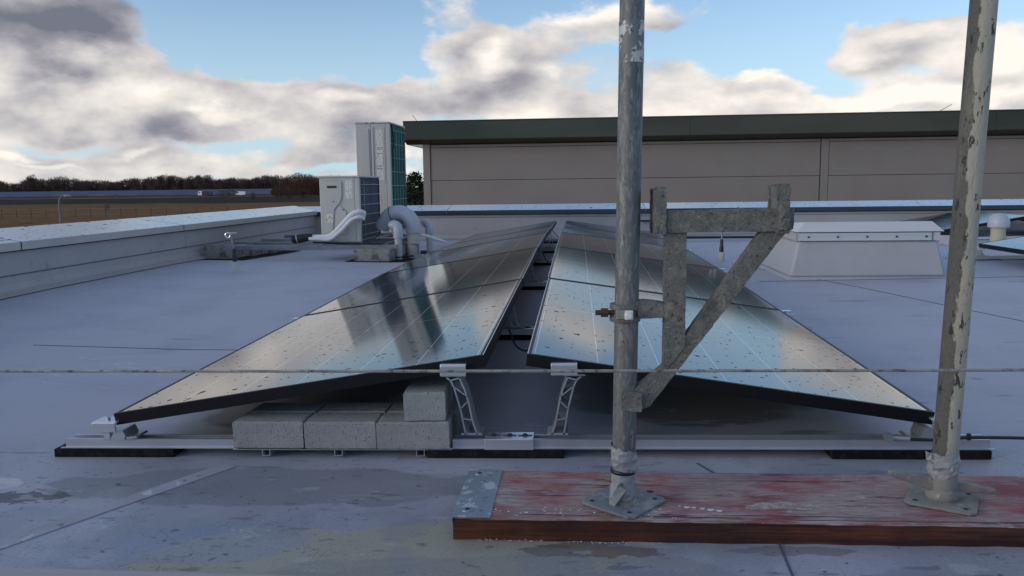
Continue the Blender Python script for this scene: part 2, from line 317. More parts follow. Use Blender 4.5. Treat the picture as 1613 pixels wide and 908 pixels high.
M['rope'] = mat('steel_rope', (.34, .33, .31), .55, .3, layers=[(60, .5, .65, (.12, .115, .105))])

def roof_mat():
    m = mat('roof_membrane', (.405, .42, .475), .62,
        layers=[(.6, .40, .60, (.43, .445, .51)), (2.2, .48, .68, (.345, .36, .43)), (7, .52, .66, (.44, .45, .50), (.4, 1, 1), .5), (14, .60, .70, (.33, .335, .39), (.3, 1, 1), .5), (60, .45, .75, (.44, .45, .53), (1, 1, 1), .6)],
        bump=(2.2, .30, .01), rlayers=[(1.4, .4, .7, .5)])
    nt = m.node_tree; N = nt.nodes; L = nt.links; b = N['Principled BSDF']
    tc = N.new('ShaderNodeTexCoord'); o = tc.outputs['Object']
    sp = N.new('ShaderNodeSeparateXYZ'); L.new(o, sp.inputs[0])
    def rng(v, a, c, lo=0., hi=1.):
        n = N.new('ShaderNodeMapRange'); n.interpolation_type = 'SMOOTHSTEP'; L.new(v, n.inputs[0])
        for i, q in enumerate((a, c, lo, hi)): n.inputs[i+1].default_value = q
        return n.outputs[0]
    def noise(sc, st=(1, 1, 1), loc=(0, 0, 0), det=7):
        mp = N.new('ShaderNodeMapping'); L.new(o, mp.inputs[0]); mp.inputs['Scale'].default_value = st; mp.inputs['Location'].default_value = loc
        n = N.new('ShaderNodeTexNoise'); n.inputs['Scale'].default_value = sc; n.inputs['Detail'].default_value = det; L.new(mp.outputs[0], n.inputs[0]); return n.outputs['Fac']
    def mul(a, c):
        n = N.new('ShaderNodeMath'); n.operation = 'MULTIPLY'; L.new(a, n.inputs[0])
        if isinstance(c, float): n.inputs[1].default_value = c
        else: L.new(c, n.inputs[1])
        return n.outputs[0]
    def mix(f, col):
        inp = b.inputs['Base Color']; mx = N.new('ShaderNodeMix'); mx.data_type = 'RGBA'; L.new(f, mx.inputs[0])
        L.new(inp.links[0].from_socket, mx.inputs[6]); mx.inputs[7].default_value = (*col, 1); L.new(mx.outputs[2], inp)
    def ell(cx, cy, rx, ry, warp=.5, sc=5):
        # irregular patch on the roof with a fairly sharp outline
        a = N.new('ShaderNodeVectorMath'); a.operation = 'SUBTRACT'; L.new(o, a.inputs[0]); a.inputs[1].default_value = (cx, cy, 0)
        c = N.new('ShaderNodeVectorMath'); c.operation = 'MULTIPLY'; L.new(a.outputs[0], c.inputs[0]); c.inputs[1].default_value = (1/rx, 1/ry, 0)
        ln = N.new('ShaderNodeVectorMath'); ln.operation = 'LENGTH'; L.new(c.outputs[0], ln.inputs[0])
        n = noise(sc, loc=(cx, cy, 0)); s = N.new('ShaderNodeMath'); s.operation = 'MULTIPLY_ADD'; L.new(n, s.inputs[0]); s.inputs[1].default_value = warp*2; L.new(ln.outputs['Value'], s.inputs[2])
        return rng(s.outputs[0], 1+warp+.05, 1+warp-.04)
    near = rng(sp.outputs[1], 2.5, 1.9)
    # foreground dirt, with the shade of that strip painted into it; darker residue where puddles dried
    mix(mul(mul(near, rng(noise(1.6), .40, .62)), .75), (.255, .27, .295))
    mix(mul(ell(-.80, 1.95, .60, .13, .55), .70), (.21, .225, .24))
    mix(mul(ell(-.40, 1.53, .55, .19, .5, 4), .9), (.40, .385, .28))
    mix(mul(ell(-.10, 1.45, .55, .13, .5, 4), .6), (.27, .28, .26))
    mix(mul(ell(-.82, 1.62, .22, .10, .5, 6), .45), (.24, .29, .43))
    mix(mul(ell(.3, 2.02, .8, .04, .5, 6), .35), (.24, .25, .27))
    mix(mul(ell(-1.62, 1.95, .12, .05, .9, 14), .9), (.60, .60, .60))
    mix(mul(ell(-1.45, 1.86, .13, .035, 1.3, 30), .75), (.05, .045, .045))
    mix(mul(ell(-1.68, 1.86, .10, .03, 1.3, 32), .7), (.06, .05, .05))
    mix(mul(ell(.02, 1.60, .16, .03, 1.1, 18), .65), (.11, .08, .055))
    mix(mul(ell(.45, 1.61, .14, .02, 1.1, 18), .5), (.13, .11, .09))
    mix(mul(ell(-.55, 2.95, .10, .06, .8, 9), .8), (.05, .05, .05))
    mix(mul(ell(.42, 2.9, .5, .40, .5, 2), .8), (.20, .18, .15))  # broad brown patches on the roof under both panel slopes
    mix(mul(ell(-.95, 2.9, .35, .45, .7, 2), .8), (.24, .22, .19))
    mix(mul(mul(near, rng(noise(38, (1, 1, 1)), .66, .71)), .8), (.06, .055, .05))
    mix(mul(rng(noise(9, (.25, 1.3, 1)), .665, .70), .55), (.10, .11, .14))
    mix(mul(rng(noise(26, (.3, 1.0, 1), (3, 1, 0)), .70, .73), .6), (.55, .57, .62))
    mix(mul(mul(near, rng(noise(22, (.5, 1.6, 1), (2, 5, 0)), .62, .66)), .55), (.10, .105, .12))
    mix(mul(mul(near, rng(noise(90), .60, .70)), .45), (.16, .165, .18))
    mix(mul(mul(near, rng(noise(12, (.6, 1.2, 1), (7, 2, 0)), .64, .67)), .5), (.48, .49, .50))
    mix(mul(mul(rng(noise(3.5, (1, 1, 1), (1, 9, 0)), .52, .56), near), .35), (.22, .245, .30))
    def hair(sc, st, loc, width, where, col, amt):
        n = noise(sc, st, loc, 4)
        a = N.new('ShaderNodeMath'); a.operation = 'SUBTRACT'; L.new(n, a.inputs[0]); a.inputs[1].default_value = .5
        a2 = N.new('ShaderNodeMath'); a2.operation = 'ABSOLUTE'; L.new(a.outputs[0], a2.inputs[0])
        f = rng(a2.outputs[0], width, width*.3)
        mix(mul(mul(f, where), amt), col)
    gate = rng(noise(2.2, (1, 1, 1), (4, 4, 0)), .52, .60)
    hair(5, (1, 1, 1), (0, 3, 0), .005, mul(gate, rng(noise(6, (1, 1, 1), (1, 7, 3)), .54, .60)), (.60, .62, .66), .55)
    hair(7, (1, .7, 1), (5, 1, 0), .005, mul(gate, near), (.10, .10, .11), .45)
    far_scuff = rng(noise(1.1, (1, 1, 1), (8, 8, 0)), .56, .64)
    hair(4, (.3, 1, 1), (2, 2, 0), .006, far_scuff, (.62, .63, .68), .45)
    mix(mul(rng(noise(170), .62, .70), .35), (.20, .205, .24))
    mix(mul(mul(near, rng(noise(240), .58, .68)), .5), (.14, .145, .16))
    mix(mul(mul(near, rng(noise(200, (1, 1, 1), (4, 4, 0)), .62, .70)), .5), (.52, .54, .58))
    rn = b.inputs['Roughness']; wet = ell(-.62, 1.75, .75, .26, .5, 3.5)
    mx = N.new('ShaderNodeMix'); mx.data_type = 'FLOAT'; L.new(mul(wet, .8), mx.inputs[0]); L.new(rn.links[0].from_socket, mx.inputs[2]); mx.inputs[3].default_value = .3; L.new(mx.outputs[0], rn)
    return m
M['roof'] = roof_mat()

def ground_mat():
    m = mat('winter_field', (.19, .098, .038), .95, layers=[(.03, .4, .6, (.23, .125, .05)), (.25, .5, .65, (.12, .06, .026)), (.06, .5, .6, (.15, .082, .036)), (.9, .5, .7, (.10, .055, .028))], bump=(1.5, .6, .3))
    nt = m.node_tree; N = nt.nodes; L = nt.links; b = N['Principled BSDF']
    tc = N.new('ShaderNodeTexCoord'); sp = N.new('ShaderNodeSeparateXYZ'); L.new(tc.outputs['Object'], sp.inputs[0])
    n = N.new('ShaderNodeTexNoise'); n.inputs['Scale'].default_value = .02; n.inputs['Detail'].default_value = 6; L.new(tc.outputs['Object'], n.inputs[0])
    a = N.new('ShaderNodeMath'); a.operation = 'MULTIPLY_ADD'; L.new(n.outputs['Fac'], a.inputs[0]); a.inputs[1].default_value = 120; L.new(sp.outputs[1], a.inputs[2])
    def rng(v, p, q):
        r = N.new('ShaderNodeMapRange'); r.interpolation_type = 'SMOOTHSTEP'; L.new(v, r.inputs[0]); r.inputs[1].default_value = p; r.inputs[2].default_value = q; return r.outputs[0]
    x = N.new('ShaderNodeMath'); x.operation = 'MULTIPLY'; L.new(rng(a.outputs[0], 330, 350), x.inputs[0]); L.new(rng(a.outputs[0], 560, 530), x.inputs[1])
    inp = b.inputs['Base Color']; mx = N.new('ShaderNodeMix'); mx.data_type = 'RGBA'; L.new(x.outputs[0], mx.inputs[0]); L.new(inp.links[0].from_socket, mx.inputs[6]); mx.inputs[7].default_value = (.028, .024, .017, 1); L.new(mx.outputs[2], inp)
    return m
M['field'] = ground_mat()
for k in ('twig', 'twig_red', 'bark', 'needles', 'field', 'farm'):
    M[k].node_tree.nodes['Principled BSDF'].inputs['Specular IOR Level'].default_value = .08

# ------------------------------------------------------------------ mesh helpers
class MB:
    def __init__(s): s.v = []; s.f = []
    def add(s, vs_, fs, mtx=None):
        b = len(s.v)
        for p in vs_:
            p = Vector(p)
            s.v.append(mtx @ p if mtx else p)
        s.f += [tuple(b+i for i in f) for f in fs]
        return s
    def box(s, x0, x1, y0, y1, z0, z1, mtx=None):
        return s.add([(x0, y0, z0), (x1, y0, z0), (x1, y1, z0), (x0, y1, z0), (x0, y0, z1), (x1, y0, z1), (x1, y1, z1), (x0, y1, z1)],
                     [(3, 2, 1, 0), (4, 5, 6, 7), (0, 1, 5, 4), (1, 2, 6, 5), (2, 3, 7, 6), (3, 0, 4, 7)], mtx)
    def prism(s, poly, y0, y1, mtx=None):
        """polygon in XZ (counter-clockwise seen from -Y) run along Y"""
        n = len(poly)
        return s.add([(x, y0, z) for x, z in poly]+[(x, y1, z) for x, z in poly],
                     [tuple(range(n)), tuple(range(2*n-1, n-1, -1))]+[(i, i+n, (i+1) % n+n, (i+1) % n) for i in range(n)], mtx)
    def bar(s, a, b, w, h, upv=(0, 0, 1)):
        a = Vector(a); b = Vector(b); d = (b-a); l = d.length; d.normalize()
        u = Vector(upv); x = d.cross(u)
        if x.length < 1e-4: x = d.cross(Vector((0, 1, 0)))
        x.normalize(); u = x.cross(d)
        m = Matrix(((x.x, d.x, u.x, a.x), (x.y, d.y, u.y, a.y), (x.z, d.z, u.z, a.z), (0, 0, 0, 1)))
        return s.box(-w/2, w/2, 0, l, -h/2, h/2, m)
    def tube(s, pts, rad, seg=12, cap=True, squash=None):
        pts = [Vector(p) for p in pts]; n = len(pts)
        rad = rad if isinstance(rad, (list, tuple)) else [rad]*n
        b = len(s.v); prev = None
        for i, p in enumerate(pts):
            t = (pts[min(i+1, n-1)]-pts[max(i-1, 0)]).normalized()
            if prev is None:
                a = Vector((0, 0, 1)) if abs(t.z) < .9 else Vector((0, 1, 0))
                x = t.cross(a).normalized()
            else: x = (prev-t*prev.dot(t)).normalized()
            prev = x; y = t.cross(x)
            for k in range(seg):
                q = 2*math.pi*k/seg
                s.v.append(p+(x*math.cos(q)+y*math.sin(q))*rad[i])
        for i in range(n-1):
            for k in range(seg):
                s.f.append((b+i*seg+k, b+i*seg+(k+1) % seg, b+(i+1)*seg+(k+1) % seg, b+(i+1)*seg+k))
        if cap:
            s.f.append(tuple(b+k for k in range(seg-1, -1, -1))); s.f.append(tuple(b+(n-1)*seg+k for k in range(seg)))
        return s
    def lathe(s, prof, c=(0, 0, 0), seg=20):
        return s.tube([(c[0], c[1], c[2]+z) for r_, z in prof], [max(r_, 1e-4) for r_, z in prof], seg)
    def build(s, name, m, parent=None, smooth=False, bevel=0, kind=None, angle=40, segs=2):
        me = bpy.data.meshes.new(name); me.from_pydata([tuple(p) for p in s.v], [], s.f); me.update()
        me.materials.append(m)
        if smooth:
            for p in me.polygons: p.use_smooth = True
            try: me.set_sharp_from_angle(angle=R(angle))
            except Exception: pass
        o = bpy.data.objects.new(name, me); scene.collection.objects.link(o)
        if parent: o.parent = parent
        if bevel:
            bv = o.modifiers.new('b', 'BEVEL'); bv.width = bevel; bv.segments = segs; bv.limit_method = 'ANGLE'
        if kind: o['kind'] = kind
        return o

def roughen(o, target, amp, scale, seed=0):
    """break a clean solid into an uneven one: subdivide, then push the surface about with noise"""
    from mathutils import noise as mn
    bm = bmesh.new(); bm.from_mesh(o.data); bmesh.ops.triangulate(bm, faces=bm.faces)
    for _ in range(7):
        long = [e for e in bm.edges if e.calc_length() > target]
        if not long or len(bm.verts) > 9000: break
        bmesh.ops.subdivide_edges(bm, edges=long, cuts=1); bmesh.ops.triangulate(bm, faces=bm.faces)
    bm.normal_update()
    off = Vector((seed*3.7, seed*1.3, 0)); mv = []
    for v in bm.verts:
        n = mn.noise((v.co+off)*scale)+.5*mn.noise((v.co+off)*scale*2.7)
        lump = max(0, mn.noise((v.co-off)*scale*.5)-.25)*2.2
        mv.append(v.normal*(n+lump)*amp)
    for v, d in zip(bm.verts, mv): v.co += d
    bm.to_mesh(o.data); bm.free()
    for p in o.data.polygons: p.use_smooth = True
    try: o.data.set_sharp_from_angle(angle=R(38))
    except Exception: pass
    for m_ in list(o.modifiers): o.modifiers.remove(m_)
    return o

def tag(o, label=None, cat=None, group=None, kind=None):
    if label: o['label'] = label
    if cat: o['category'] = cat
    if group: o['group'] = group
    if kind: o['kind'] = kind
    return o
def thing(name, label, cat, loc=(0, 0, 0), group=None, rot=None):
    o = bpy.data.objects.new(name, None); o.empty_display_size = .1; scene.collection.objects.link(o)
    o.location = loc
    if rot: o.rotation_euler = rot
    return tag(o, label, cat, group)
def kids(o): return [c for c in scene.collection.objects if c.parent == o]
def copy_tree(o, parent=None):
    c = o.copy(); scene.collection.objects.link(c); c.parent = parent
    for ch in kids(o): copy_tree(ch, c)
    return c

# ------------------------------------------------------------------ roof level
SX = .0127
def prof(y):
    ks = [(-9, 0), (2.18, 0), (3.85, .02), (5.3, .045), (7.4, .046), (8.9, .012), (10.5, 0), (30, 0)]
    for (a, p), (b, q) in zip(ks, ks[1:]):
        if y <= b: return p+(q-p)*max(0, (y-a))/(b-a)
    return 0
def rz(x, y):
    z = -.0285+SX*min(x, 4)+prof(y)
    if x < -1.8: z += .031*(-1.8-x)*max(0., min(1., (13-y)/5))
    return z

XW, YB = -3.9, 11.66
# roof sheet
b = MB(); xs = [-3.95+.3*i for i in range(61)]; ys = [-6+.3*j for j in range(60)]
for y in ys:
    for x in xs: b.v.append(Vector((x, y, rz(x, y))))
for j in range(len(ys)-1):
    for i in range(len(xs)-1):
        a = j*len(xs)+i; b.f.append((a, a+1, a+1+len(xs), a+len(xs)))
roof = b.build('roof', M['roof'], smooth=True, kind='structure')
# membrane seams: thin welded laps following the roof
def seam(pts, w=.006, h=.0022, m='seamline'):
    s = MB()
    dense = []
    for (p, q) in zip(pts, pts[1:]):
        n = max(2, int((Vector(q)-Vector(p)).length/.25))
        dense += [tuple(Vector(p).lerp(Vector(q), k/n)) for k in range(n)]
    dense.append(tuple(pts[-1]))
    for p, q in zip(dense, dense[1:]):
        s.bar((p[0], p[1], rz(p[0], p[1])+h/2), (q[0], q[1], rz(q[0], q[1])+h/2), w, h)
    return s.build('roof_seam', M[m], roof)
M['seamline'] = mat('seam_edge', (.10, .11, .15), .7)
M['lap'] = mat('welded_lap', (.41, .415, .46), .6, layers=[(6, .42, .62, (.34, .345, .38)), (22, .62, .66, (.56, .57, .60)), (30, .62, .66, (.20, .205, .23)), (200, .6, .7, (.2, .2, .23))], bump=(14, .6, .006))
seam([(-2.68, 3.66), (-1.6, 3.63), (-1.2, 3.63)], .005)
seam([(1.3, 5.75), (1.75, 5.76), (3.1, 5.80), (6, 5.80)], .008)
seam([(1.75, 5.76), (2.1, 4.6), (2.33, 3.9), (2.6, 3.2)], .007)
seam([(.33, 2.13), (.40, 1.97), (.43, 1.66), (.42, 1.50), (.44, 1.2)], .005)
seam([(1.35, 7.0), (1.62, 6.2), (1.75, 5.76)], .006)
seam([(-1.42, 1.35), (-1.16, 1.80), (-.98, 2.10)], .05, .003, 'lap')
seam([(3.2, 7.2), (5.2, 6.6), (8, 6)], .008)
seam([(2.9, 5.55), (8, 5.55)], .012, .004, 'lap')
seam([(-3.9, 9.6), (-1.5, 9.6)], .008)

# parapets -------------------------------------------------------------
GZ = -4.5
lp = thing('parapet_wall', 'long grey parapet wall on the left with a pale metal coping', 'wall', (-4.1, 5, 0))
lp.location = (0, 0, 0)
b = MB().box(-4.32, XW, -6, YB+.42, GZ, .332)
w_ = b.build('wall', M['wallmem'], lp)
# fillet of membrane at the foot of the wall and the joint line along it
b = MB()
yy = [-6+.5*i for i in range(36)]
for y0_, y1_ in zip(yy, yy[1:]):
    y1_ = min(y1_, YB)
    if y0_ >= YB: break
    z0_, z1_ = rz(-3.86, y0_), rz(-3.86, y1_)
    b.add([(-3.899, y0_, z0_+.075), (-3.885, y0_, z0_+.03), (-3.80, y0_, z0_+.006), (-3.899, y1_, z1_+.075), (-3.885, y1_, z1_+.03), (-3.80, y1_, z1_+.006)], [(0, 1, 4, 3), (1, 2, 5, 4)])
b.build('membrane_fillet', M['wallmem'], lp, smooth=True)
MB().box(-3.8995, -3.894, -6, YB-.005, .158, .165).build('joint_line', M['seamline'], lp)
MB().box(-3.8995, -3.89, -6, YB-.005, .322, .3305).build('drip_gap', M['ac_dark'], lp)
M['coping_shade_side'] = mat('coping_shade_side', (.50, .475, .45), .4, .2, layers=[(3, .4, .7, (.44, .42, .40))])  # same coping sheet; shade on its upright faces put into a darker tan
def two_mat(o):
    o.data.materials.append(M['coping_shade_side'])
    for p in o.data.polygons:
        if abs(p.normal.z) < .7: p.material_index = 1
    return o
# coping pieces, sloping inwards
def coping_piece(y0_, y1_, mitre=0):
    p = [(-3.85, .333), (-3.85, .392), (-4.37, .462), (-4.37, .40), (-4.33, .40), (-4.33, .334)]
    s = MB(); n = len(p)
    e0 = [(x, y0_, z) for x, z in p]; e1 = [(x, y1_+(abs(x+3.85) if mitre else 0), z) for x, z in p]
    s.add(e0+e1, [tuple(range(n-1, -1, -1)), tuple(range(n, 2*n))]+[(i, (i+1) % n, (i+1) % n+n, i+n) for i in range(n)])
    return two_mat(s.build('coping', M['coping'], lp, bevel=.003))
for yj in (5.230, 7.550, 2.805):
    q = MB(); q.add([(-3.848, yj-.0035, .3925), (-4.372, yj-.0035, .4632), (-4.372, yj+.0035, .4632), (-3.848, yj+.0035, .3925), (-3.848, yj-.0035, .335), (-3.848, yj+.0035, .335)], [(0, 3, 2, 1), (4, 5, 3, 0)])
    q.build('coping_joint', M['ac_dark'], lp)
for a, c in ((-6, -.0), (0.01, 2.8), (2.81, 5.225), (5.235, 7.545), (7.555, 11.60)):
    coping_piece(a, c, c > 11)
bp = thing('parapet_wall', 'grey parapet wall along the far roof edge with a dark fascia strip', 'wall', (0, 0, 0))
MB().box(-4.32, 14, YB, YB+.42, GZ, .316).build('wall', M['wallmem'], bp)
xs2 = [-4.37, -1.9, 1.0, 4.0, 4.9, 7.9, 11, 14]
for i, (a, c) in enumerate(zip(xs2, xs2[1:])):
    s = MB(); y0_, y1_ = YB-.045, YB+.47
    p = [(y0_+.003, .378), (y1_, .448), (y1_, .40), (y0_+.003, .372)]
    a_in = -3.85 if i == 0 else a+.004
    a_out = a if i == 0 else a+.004
    v = [(a_in, p[0][0], p[0][1]), (a_out, p[1][0], p[1][1]), (a_out, p[2][0], p[2][1]), (a_in, p[3][0], p[3][1])]
    v += [(c-.004, q[0], q[1]) for q in p]
    s.add(v, [(0, 1, 2, 3), (7, 6, 5, 4), (0, 4, 5, 1), (1, 5, 6, 2), (2, 6, 7, 3), (3, 7, 4, 0)])
    two_mat(s.build('coping', M['coping'], bp))
    MB().box((-3.845 if i == 0 else a)+.003, c-.003, y0_, y0_+.012, .318, .377).build('fascia_strip', M['coping_dark'], bp)
MB().box(-3.89, 14, YB-.005, YB+.001, .270, .275).build('joint_line', M['seamline'], bp)
MB().box(-3.89, 14, YB-.012, YB+.001, .306, .3155).build('drip_gap', M['ac_dark'], bp)
s = MB()
for k in range(60):
    x0_, x1_ = -3.85+.3*k, -3.85+.3*(k+1); za, zb = rz(x0_, YB), rz(x1_, YB)
    s.add([(x0_, YB-.002, za+.07), (x0_, YB-.02, za+.03), (x0_, YB-.10, za+.005), (x1_, YB-.002, zb+.07), (x1_, YB-.02, zb+.03), (x1_, YB-.10, zb+.005)], [(3, 4, 1, 0), (4, 5, 2, 1)])
s.build('membrane_fillet', M['wallmem'], bp, smooth=True)

# near ledge at the photographer's side
np_ = thing('parapet_wall', 'blurred blue grey ledge along the bottom of the picture', 'wall', (0, 0, 0))
MB().box(-4, 5, .50, .93, -.3, .25).build('wall', M['wallmem'], np_)
np_.rotation_euler = (0, 0, 0)

# ------------------------------------------------------------------ solar panels
SL = math.atan(.1665)      # mean tilt
def corner_frame(side, k):
    """local frame of a panel: origin at low front corner for the left slope, ridge front corner for the right"""
def make_panel(kind='dark'):
    root = thing('solar_module', 'solar panel', 'solar panel', group='solar panels on the roof')
    f = MB(); t = .035; w = .011
    f.box(0, PW, 0, w, -t, 0); f.box(0, PW, PL-w, PL, -t, 0)
    f.box(0, w, w, PL-w, -t, 0); f.box(PW-w, PW, w, PL-w, -t, 0)
    f.box(w, .03, w, PL-w, -t, -t+.002); f.box(PW-.03, PW-w, w, PL-w, -t, -t+.002)
    f.build('frame', M['frame'], root)
    e = MB(); e.box(PW-.0025, PW-.0002, 0, PL, -.0018, .0008); e.build('edge_strip', M['alu_bright'], root)
    MB().box(w, PW-w, w, PL-w, -.006, -.0012).build('glass', M['glass'], root)
    for q in (.3, .5, .7): MB().box(PW*q-.03, PW*q+.03, PL/2-.02, PL/2+.02, -.022, -.0062).build('junction_box', M['black'], root)
    return root
proto = make_panel()
ROW = 1.67; Y0 = 2.18
rows = ['front', 'second', 'middle', 'fourth', 'rearmost']
def set_frame(o, org, px_, py_):
    org = Vector(org); x = (Vector(px_)-org).normalized(); y = (Vector(py_)-org); y = (y-x*y.dot(x)).normalized(); z = x.cross(y)
    o.matrix_world = Matrix(((x.x, y.x, z.x, org.x), (x.y, y.y, z.y, org.y), (x.z, y.z, z.z, org.z), (0, 0, 0, 1)))
XL0, ZL0, XR0, ZR0 = -1.365, .083, -.257, .267
def arr(yq, which):
    pz = prof(yq)
    return {'ll': (XL0, yq, ZL0+pz), 'lr': (XR0, yq, ZR0+pz), 'rr': (-.120, yq, .268+pz), 'rl': (.975, yq, .112+pz)}[which]
first = True
for k in range(5):
    ya = Y0+ROW*k; yb = ya+PL
    o = proto if first else copy_tree(proto); first = False
    set_frame(o, arr(ya, 'll'), arr(ya, 'lr'), arr(yb, 'll'))
    tag(o, f'{rows[k]} of the five solar panels on the left slope, rising towards the middle gap')
    o = copy_tree(proto)
    # right slope: run the panel backwards so its bright edge strip sits on the ridge
    set_frame(o, arr(yb, 'rl'), arr(yb, 'rr'), arr(ya, 'rl'))
    tag(o, f'{rows[k]} of the five solar panels on the right slope behind the scaffold poles')
def side_panel(xl, yl, dz, label, right=False):
    o = copy_tree(proto); zl = rz(3, yl)+.115+dz; zr = zl+.18
    if right: set_frame(o, (xl+PW, yl+PL, zl-.01), (xl, yl+PL, zr-.01), (xl+PW, yl, zl-.01))
    else: set_frame(o, (xl, yl, zl), (xl+1.1, yl, zr), (xl, yl+PL, zl))
    return tag(o, label)
side_panel(3.40, 5.36, .03, 'solar panel at the right edge of the photo, in front of the domed vent')
side_panel(3.40, 3.67, .03, 'solar panel just outside the right edge, in front of its neighbour')
side_panel(4.25, 9.85, .0, 'solar panel far right near the back parapet, seen left of the right pole')
side_panel(5.49, 9.85, .0, 'solar panel far right beside the back parapet, sloping down to the right', True)

# ------------------------------------------------------------------ mounting rails
def leg(sign):
    m = MB(); z0_ = .058
    A = [(-.068, .171), (-.056, .162), (-.047, .143), (-.03, .078), (-.017, 0)]
    B = [(-.030, .169), (-.016, .134), (-.005, .092), (.004, .042), (.017, 0)]
    def P(p): return (sign*p[0], 0, z0_+p[1])
    def rib(p, q, y0_=-.004, y1_=.062, t=.0045):
        a, c = Vector(P(p)), Vector(P(q)); mid = Vector((0, (y0_+y1_)/2, 0))
        m.bar(a+mid, c+mid, y1_-y0_, t, upv=Vector((c-a).cross(Vector((0, 1, 0)))))
    for ch in (A, B):
        for p, q in zip(ch, ch[1:]): rib(p, q)
    rib(A[1], B[0], t=.004); rib(A[2], (-.010, .115), t=.003); rib((-.037, .105), (-.003, .088), t=.003) if False else None
    rib((-.030, .078), (-.008, .10), t=.003); rib((-.025, .05), (.003, .045), t=.003)
    rib((-.080, .176), (-.022, .176), t=.005)
    rib((-.03, .004), (.03, .004), t=.006)
    return m
def mounting_rail(yk, idx, xl=-1.52, xr=1.12, xc=-.19, tray=False, label='', low_l=-1.365, low_r=.975):
    root = thing('mounting_rail', label, 'mounting rail', (xc, yk, rz(xc, yk)), 'mounting rails under the solar panels', rot=(0, -math.atan(SX), 0))
    a, c = xl-xc, xr-xc
    segs = [(a, c)] if not tray else [(a, -.999-xc), (-.353-xc, c)]
    r_ = MB()
    for p, q in segs:
        r_.box(p, q, -.022, .028, .026, .030); r_.box(p, q, -.022, -.019, .030, .052); r_.box(p, q, .025, .028, .030, .052)
        r_.box(p, q, -.019, -.012, .049, .052); r_.box(p, q, .018, .025, .049, .052); r_.box(p, q, .0, .003, .030, .042)
        r_.box(p-.012, q+.012, -.030, -.022, .026, .0285)
    r_.build('rail', M['alu'], root)
    for p, q in ((a-.03, a+.34), (-.235, .155), (c-.42, c+.0)):
        g = MB()
        g.box(p, q, -.036, .05, 0.001, .0255)
        g.build('rubber_foot', M['rubber'], root, bevel=.002)
    for sg, lx in ((1, -.300-xc), (-1, -.052-xc)):
        leg(sg).build('support_leg', M['alu'], root)
        kids(root)[-1].location = (lx, 0, .0)
        cl = MB(); cx = lx-sg*(.042 if sg > 0 else .022)
        cl.box(cx-.037, cx+.037, -.042, -.036, .241, .272); cl.box(cx-.037, cx+.037, -.036, .018, .268, .2745)
        ee = cl.build('end_clamp' if idx == 0 else 'mid_clamp', M['alu_bright'], root, bevel=.002)
        ee.rotation_euler = (0, 0, 0)
        bo = MB().lathe([(.007, .0), (.007, .006), (.003, .007)], (cx, -.008, .2745), 8); bo.build('clamp_bolt', M['wire'], ee)
        ee.location = (0, -.0 if idx == 0 else -.012, .0 if sg > 0 else .001)
    for sg, lx in ((1, low_l-xc), (-1, low_r-xc)):
        g = MB()
        zt = .080 if sg > 0 else .088
        g.prism([(-.010*sg, .053), (.042*sg, .053), (.030*sg, zt), (.005*sg, zt)][::sg], -.03, .04)
        g.prism([(.035*sg, .053), (.075*sg, .058), (.070*sg, .063), (.035*sg, .060)][::sg], -.03, .03)
        h = g.build('low_support', M['alu'], root); h.location = (lx, 0, 0)
        q = MB(); q.box(-.058, .014, -.04, -.034, zt-.002, zt+.026); q.box(-.058, .016, -.034, .02, zt+.022, zt+.0285) if idx == 0 else q.box(-.05, .05, -.012, .02, zt+.03, zt+.0365)
        q.box(-.030, -.010, -.03, .01, .052, zt-.001)
        hh = q.build('end_clamp' if idx == 0 else 'mid_clamp', M['alu_bright'], root, bevel=.0015)
        hh.location = (lx, 0, 0)
        if sg < 0: hh.scale = (-1, 1, 1)
        MB().lathe([(.006, 0), (.006, .006), (.002, .008)], (-.022, -.01, zt+.0285), 8).build('clamp_bolt', M['wire'], hh)
    # joining plate in the gap
    p = MB(); p.box(-.070, .070, -.030, .034, .0525, .056); p.box(-.070, .070, -.034, -.030, .024, .056)
    pl = p.build('joining_plate', M['alu_bright'], root, bevel=.0015)
    for x in (-.046, 0, .044):
        MB().lathe([(.009, 0), (.009, .003), (.005, .006), (.002, .007)], (x, 0, .056), 6).build('plate_bolt', M['ac_dark'], pl)
        MB().box(x-.02, x+.02, -.006, .006, .056, .0572).build('slot', M['seamline'], pl)
    if tray:
        t = MB(); t.box(-.999-xc, -.353-xc, -.035, .19, .024, .026)
        for x in (-.90, -.685, -.445):
            x -= xc
            t.box(x-.012, x-.010, -.035, .19, .008, .024); t.box(x+.010, x+.012, -.035, .19, .008, .024); t.box(x-.012, x+.012, -.035, .19, .006, .008)
        t.build('ballast_tray', M['alu'], root)
    return root
RN = ['front mounting rail with the ballast pavers on its tray', 'second mounting rail, seen in the gap where a cable crosses', 'third mounting rail, seen in the gap below the second panel joint',
      'fourth mounting rail in the narrow gap between panels', 'fifth mounting rail far down the gap', 'rearmost mounting rail at the far end of the gap']
for k in range(6):
    yk = Y0+ROW*k-(.0 if k == 0 else .012)
    mounting_rail(yk+(.02 if k == 0 else 0), k, tray=(k == 0), label=RN[k])
for (xc_, yk, lb) in ((5.39, 9.86, 'aluminium mounting rail under the far right solar panels near the back parapet'), (4.57, 7.0, 'aluminium mounting rail under the solar panel at the right edge')):
    r_ = mounting_rail(yk, 1, xl=xc_-1.33, xr=xc_+1.31, xc=xc_, label=lb, low_l=xc_-1.17, low_r=xc_+1.15)
    r_.location.z = rz(3, yk)

